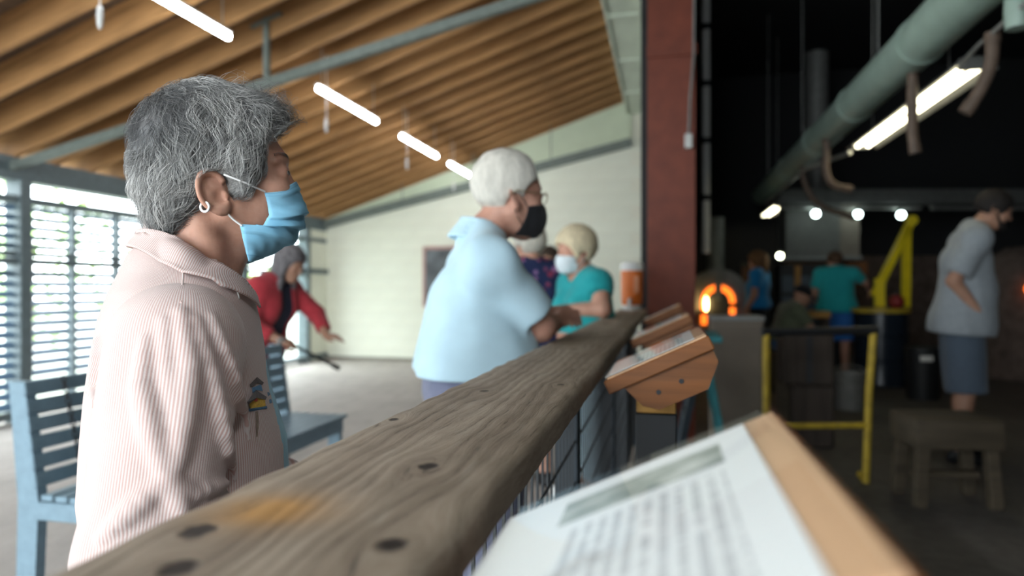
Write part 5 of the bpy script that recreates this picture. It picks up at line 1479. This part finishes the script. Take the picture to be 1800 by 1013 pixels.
def hair_obj(g, root, mat, f, h=.007, ext=.17):
    c = g.J['head']; return sdf_object('hair', lambda P: f(g.hp(P)) * g.hs, c - ext - A(0, 0, .08), c + ext, h, mat, root, newton=1)
def person(pos, rz, label): r = empty('person', (pos[0], pos[1], 0), math.radians(rz)); tag(r, label, 'person'); return r

# white-haired man leaning on the rail
r = person((-0.535, 2.0), 25, 'person in pale blue short-sleeved shirt and black mask leaning on the handrail')
g = Fig(stand(1.62, head=(.075, -.01, 1.450), neck=(-.005, 0, 1.315), chest=(-.035, 0, 1.12), pelvis=(-.035, 0, .86), shR=(-.01, -.185, 1.235), shL=(-.01, .185, 1.235),
              elR=(.140, -.130, 1.058), wrR=(.250, .105, 1.055), elL=(.20, .29, 1.055), wrL=(.31, .19, 1.085)),
        fat=1.17, hs=1.07, pitch=-.10, yaw=.16, hand=dict(R=((.0, 1, 0), (.1, 0, -1), 1, .3), L=((-.1, -1, 0), (.1, 0, -1), -1, .3)))
make_body(g, r, SK_RUD, .010); eyes(g, r)
garment('shirt', g, lambda P: shirt_sdf(g, P, .017, .80, hem=(-.04, 0, .92), seed=8, amp=.014, flare=.015, neck=.060), r, cloth('pale_blue_cotton', (0.52, 0.72, 0.83), .05, 14), .0085)
# folded collar
def collar_f(P):
    a = g.J['neck'] + A(-.012, 0, .012); ax = unit(A(.22, 0, 1)); q = P - a; z = q @ ax; rad = np.linalg.norm(q - z[:, None] * ax, axis=1)
    return smax(np.abs(rad - .062 - np.clip(.035 - z, 0, .06) * .5) - .006, np.abs(z - .012) - .034, .006)
c = g.J['neck']; sdf_object('collar', collar_f, c - .14, c + .14, .007, cloth('pale_blue_collar', (0.52, 0.72, 0.83), .05, 14), r)
garment('trousers', g, lambda P: pants_sdf(g, P, .014, 1.95), r, cloth('slate_trousers', (0.17, 0.18, 0.26)), .014)
shoe_obj(g, r, M_BLACK); glasses(g, r, plain('gold_wire', (0.45, 0.36, 0.22), 0.35, 0.8))
hair_obj(g, r, hairmat('white_hair', (0.60, 0.57, 0.51), .15), lambda p: hair_short(p, .011, 4, low=-.062, bald=.075), .0055)
fmask(g, r, cloth('black_mask_cloth', (0.012, 0.012, 0.014)), .005)

# woman in teal turned back along the rail
r = person((-0.440, 3.76), 217, 'person in teal short-sleeved top and white mask, elbow on the handrail')
g = Fig(stand(1.50, .165, head=(.055, .0, 1.372), neck=(.01, 0, 1.245), chest=(.0, 0, 1.09), pelvis=(0, 0, .83), shR=(.0, -.155, 1.195), shL=(.0, .155, 1.195), elL=(.02, .225, 1.060), wrL=(.20, .085, 1.052), elR=(.02, -.20, .97), wrR=(.20, -.02, 1.03)),
        fat=.98, hs=1.03, pitch=-.10, yaw=.0, female=True, hand=dict(L=((.5, -1, -.2), (-.3, 0, -1), -1, .6), R=((.5, .8, .1), (-.4, 0, -1), 1, .6)))
make_body(g, r, SK_OLD, .012)
garment('top', g, lambda P: shirt_sdf(g, P, .012, .38, hem=(0, 0, .93), seed=12, amp=.006, neck=.078), r, cloth('teal_jersey', (0.02, 0.33, 0.35), .1), .012)
garment('trousers', g, lambda P: pants_sdf(g, P, .014, 1.8), r, cloth('pale_blue_trousers', (0.42, 0.55, 0.62)), .016); shoe_obj(g, r, M_WHITE)
hair_obj(g, r, hairmat('blonde_hair', (0.66, 0.56, 0.38), .2), lambda p: hair_short(p, .026, 7, low=-.075), .008)
fmask(g, r, cloth('white_mask_cloth', (0.70, 0.78, 0.82)), .008, M_LOOP)

# woman in navy beside her
r = person((-0.79, 3.98), 125, 'person in navy flowered dress, mostly hidden behind the pale blue shirt')
g = Fig(stand(1.56, .17), fat=1.0, hs=1.0, yaw=.3, female=True)
make_body(g, r, SK_OLD, .014)
mn = Mat('navy_flowered_cloth', 0.85); vo = mn.nt.nodes.new('ShaderNodeTexVoronoi'); vo.inputs['Scale'].default_value = 16; mn.nt.links.new(mn.coords(), vo.inputs['Vector'])
mn.color(mn.mix(1.0 - V(mn.nt, vo.outputs['Distance']).step(.25, .38), (0.014, 0.022, 0.075), mn.ramp(mn.noise(9, 2), [(.45, (0.25, 0.03, 0.07)), (.55, (0.30, 0.16, 0.34))])))
garment('dress', g, lambda P: smin(shirt_sdf(g, P, .014, .7, hem=(0, 0, .80), seed=14), smax(rc(P, (0, 0, .9), (0, 0, .45), .14, .23), .45 - P[:, 2], .01), .05), r, mn.mat, .015); shoe_obj(g, r, M_BLACK)
hair_obj(g, r, hairmat('ash_grey_hair', (0.46, 0.43, 0.37), .2), lambda p: hair_short(p, .022, 9, low=-.07), .008)

# visitor in white farther back
r = person((-1.04, 6.2), 262, 'person in white shirt far behind, glimpsed between navy dress and teal top')
g = Fig(stand(1.55, .165), fat=.95, hs=1.0, female=True); make_body(g, r, SK_MED, .017)
garment('shirt', g, lambda P: shirt_sdf(g, P, .016, .7, seed=15), r, cloth('white_cotton', (0.75, 0.75, 0.74)), .017); garment('trousers', g, lambda P: pants_sdf(g, P), r, cloth('dark_jeans', (0.03, 0.05, 0.10)), .018); shoe_obj(g, r, M_WHITE)
hair_obj(g, r, hairmat('dark_hair', (0.05, 0.035, 0.025)), lambda p: hair_short(p, .022, 17, low=-.075), .010); fmask(g, r, cloth('plain_white_mask', (0.75, 0.76, 0.76)), .010)

# woman in red by the windows
r = person((-2.76, 4.22), -4, 'person in red cardigan stooping by the far end of the bench')
g = Fig(stand(1.58, .17, head=(.265, .0, 1.335), neck=(.165, 0, 1.23), chest=(.115, 0, 1.10), pelvis=(-.02, 0, .86), shR=(.13, -.16, 1.165), shL=(.15, .165, 1.165), elR=(.12, -.22, .92), wrR=(.30, -.17, .83), elL=(.33, .22, .99), wrL=(.47, .12, .845)),
        fat=1.02, hs=1.0, pitch=-.35, female=True, hand=dict(R=((1, .1, -.25), (0, .4, -1), 1, 1.1), L=((1, -.1, -.1), (0, .1, -1), -1, .25)))
make_body(g, r, SK_MED, .012)
def fr_open(P): return np.abs(P[:, 1] - .0) - .055 - np.clip(1.1 - P[:, 2], 0, .4) * .1
garment('cardigan', g, lambda P: smax(shirt_sdf(g, P, .022, 1.75, hem=(.0, 0, .74), seed=21, neck=.075), -np.maximum(fr_open(P), .09 - P[:, 0] + (1.1 - P[:, 2]) * .25), .01), r, cloth('red_knit', (0.36, 0.035, 0.045), .12), .013)
garment('dress', g, lambda P: smin(shirt_sdf(g, P, .012, .15, hem=(0, 0, .75), seed=22), smax(rc(P, (-.02, 0, .85), (-.02, 0, .45), .13, .19), .42 - P[:, 2], .01), .05), r, cloth('navy_cloth', (0.015, 0.022, 0.045)), .016); shoe_obj(g, r, M_BLACK)
def long_hair(p):
    d = smin(hair_short(p, .022, 23, low=-.09), smax(rc(p, (-.04, 0, .0), (-.06, 0, -.17), .078, .066) - .006 * waves(p, 60, 5), p[:, 0] - .03, .01), .03)
    for s in (-1, 1): d = smin(d, rc(p, (.01, s * .078, .02), (.03, s * .075, -.17), .026, .020) - .004 * waves(p, 90, 6), .02)
    return d
hair_obj(g, r, hairmat('long_grey_hair', (0.13, 0.12, 0.125), .5), long_hair, .009, .22)
wp = r.matrix_basis @ Vector((.375, -.155, .805))
stk = empty('walking_stick', wp); tag(stk, 'black walking stick held out by the person in red', 'stick')
tip = at_depth(594, 647, 4.62)
B().tube([Vector((0, 0, 0)) - (tip - wp) * .12, tip - wp], .0105, 10).build('shaft', M_BLACK, stk, True)
e_ = (tip - wp).normalized(); B().tube([tip - wp - e_ * .04, tip - wp + e_ * .012], .016, 10).build('rubber_tip', M_BLACK, stk, True)
B().tube(bez(-(tip - wp) * .12, -(tip - wp) * .25 + Vector((0, 0, .02)), -(tip - wp) * .22 + Vector((0, 0, -.06)), 8), .012, 10).build('handle', M_GREYMET, stk, True)

# bearded man in grey walking through the workshop
r = person((1.955, 5.20), -9, 'person in grey t-shirt and shorts walking through the workshop')
g = Fig(stand(1.84, .195, head=(.195, 0, 1.690), neck=(.085, 0, 1.555), chest=(.03, 0, 1.345), pelvis=(.01, 0, .985), shR=(.055, -.185, 1.49), shL=(.06, .19, 1.49), elR=(-.085, -.235, 1.215), wrR=(.055, -.225, 1.015), elL=(.02, .25, 1.2), wrL=(.12, .2, 1.0),
              knR=(.02, -.11, .53), anR=(-.03, -.11, .085), knL=(.05, .11, .53), anL=(.02, .11, .085)), fat=1.12, hs=1.04, pitch=-.35, hand=dict(R=((.6, .15, -.8), (0, 1, 0), -1, .9), L=((.4, 0, -1), (0, -1, 0), 1, .6)))
make_body(g, r, SK_MED, .011)
garment('t_shirt', g, lambda P: shirt_sdf(g, P, .030, .84, hem=(0, 0, .86), seed=31, amp=.010, flare=.03, neck=.066), r, cloth('heather_grey_jersey', (0.25, 0.275, 0.295), .08), .012)
garment('shorts', g, lambda P: pants_sdf(g, P, .022, 1.12, wide=.028, seed=33, amp=.008), r, cloth('slate_shorts', (0.068, 0.09, 0.12)), .014); shoe_obj(g, r, M_BLACK); glasses(g, r, M_BLACK)
DK = hairmat('near_black_hair', (0.018, 0.015, 0.014)); hair_obj(g, r, DK, lambda p: hair_short(p, .016, 34, low=-.05), .008)
def beard(p): return smax(smin(ell(p, (.062, 0, -.085), (.040, .046, .040)), np.minimum(rc(p, (.0, .058, -.03), (.05, .036, -.08), .014, .016), rc(p, (.0, -.058, -.03), (.05, -.036, -.08), .014, .016)), .015) - .004 * waves(p, 140, 3), -ell(p, (.105, 0, -.045), (.03, .03, .012)), .004)
sdf_object('beard', lambda P: beard(g.hp(P)) * g.hs, g.J['head'] - .17, g.J['head'] + .15, .008, DK, r)

# workers by the furnaces
r = person((2.20, 9.72), 78, 'person in teal t-shirt and blue shorts seen from behind at the work table')
g = Fig(stand(1.68, .20, head=(.05, .03, 1.53), elL=(.05, .27, 1.10), wrL=(.22, .22, .93), elR=(.10, -.34, 1.24), wrR=(.30, -.40, 1.15)), fat=1.12, yaw=.7); make_body(g, r, SK_RUD, .017)
garment('t_shirt', g, lambda P: shirt_sdf(g, P, .022, .7, hem=(0, 0, .86), seed=41), r, cloth('bright_teal_jersey', (0.02, 0.34, 0.36)), .017)
garment('shorts', g, lambda P: pants_sdf(g, P, .018, 1.0, wide=.02), r, cloth('royal_blue_shorts', (0.03, 0.14, 0.42)), .018); shoe_obj(g, r, M_BLACK)
hair_obj(g, r, hairmat('brown_hair', (0.09, 0.05, 0.03)), lambda p: hair_short(p, .015, 42), .011)

r = person((1.20, 9.55), 158, 'person in bright blue t-shirt standing beside the furnace')
g = Fig(stand(1.66, .19, elL=(-.02, .25, 1.08), wrL=(.10, .20, .88)), fat=.95, female=True); make_body(g, r, SK_RUD, .017)
garment('t_shirt', g, lambda P: shirt_sdf(g, P, .018, .66, seed=43), r, cloth('bright_blue_jersey', (0.02, 0.22, 0.52)), .017)
garment('trousers', g, lambda P: pants_sdf(g, P), r, cloth('black_trousers', (0.012, 0.013, 0.016)), .019); shoe_obj(g, r, M_BLACK)
hair_obj(g, r, hairmat('curly_brown_hair', (0.17, 0.085, 0.04)), lambda p: smin(hair_short(p, .034, 44, low=-.10), smax(rc(p, (-.05, 0, .02), (-.07, 0, -.12), .095, .08) - .012 * waves(p, 60, 8), p[:, 0] - .02, .01), .03), .011, .24)

r = person((1.34, 8.35), 12, 'person in olive t-shirt and dark cap sitting bent over behind the pipe frame')
g = Fig(stand(1.72, .195, head=(.20, 0, 1.075), neck=(.11, 0, .965), chest=(.05, 0, .83), pelvis=(-.03, 0, .56), shR=(.07, -.185, .915), shL=(.07, .185, .915), elR=(.22, -.24, .69), wrR=(.42, -.16, .62), elL=(.22, .24, .69), wrL=(.42, .12, .62),
              hipR=(-.02, -.09, .54), hipL=(-.02, .09, .54), knR=(.40, -.13, .53), knL=(.40, .13, .53), anR=(.42, -.14, .08), anL=(.42, .14, .08), toeR=(.57, -.16, .034), toeL=(.57, .16, .034)), fat=1.08, hs=1.02, pitch=-.4); make_body(g, r, SK_MED, .016)
garment('t_shirt', g, lambda P: shirt_sdf(g, P, .018, .66, seed=46), r, cloth('olive_jersey', (0.10, 0.115, 0.075)), .016)
garment('jeans', g, lambda P: pants_sdf(g, P, .014, 1.9), r, cloth('blue_denim', (0.05, 0.13, 0.27)), .018); shoe_obj(g, r, M_BLACK)
hair_obj(g, r, cloth('black_cap_cloth', (0.012, 0.012, 0.014)), lambda p: np.minimum(smax(ell(p, (-.012, 0, .04), (.108, .088, .092)), .018 - p[:, 2], .01), ell(p, (.12, 0, .03), (.06, .06, .008))), .010).name = 'cap'
bnw = empty('work_bench', (1.31, 8.35, 0), math.radians(12)); tag(bnw, 'low wooden work bench under the seated person in olive', 'bench')
B().boxb((-.22, -.28, .39), (.16, .28, .425), .006).build('seat', M_STOOL, bnw)
for sx, sy in ((-.18, -.24), (.12, -.24), (-.18, .24), (.12, .24)): B().boxb((sx - .03, sy - .03, 0), (sx + .03, sy + .03, .39), .004).build('leg', M_STOOL, bnw)
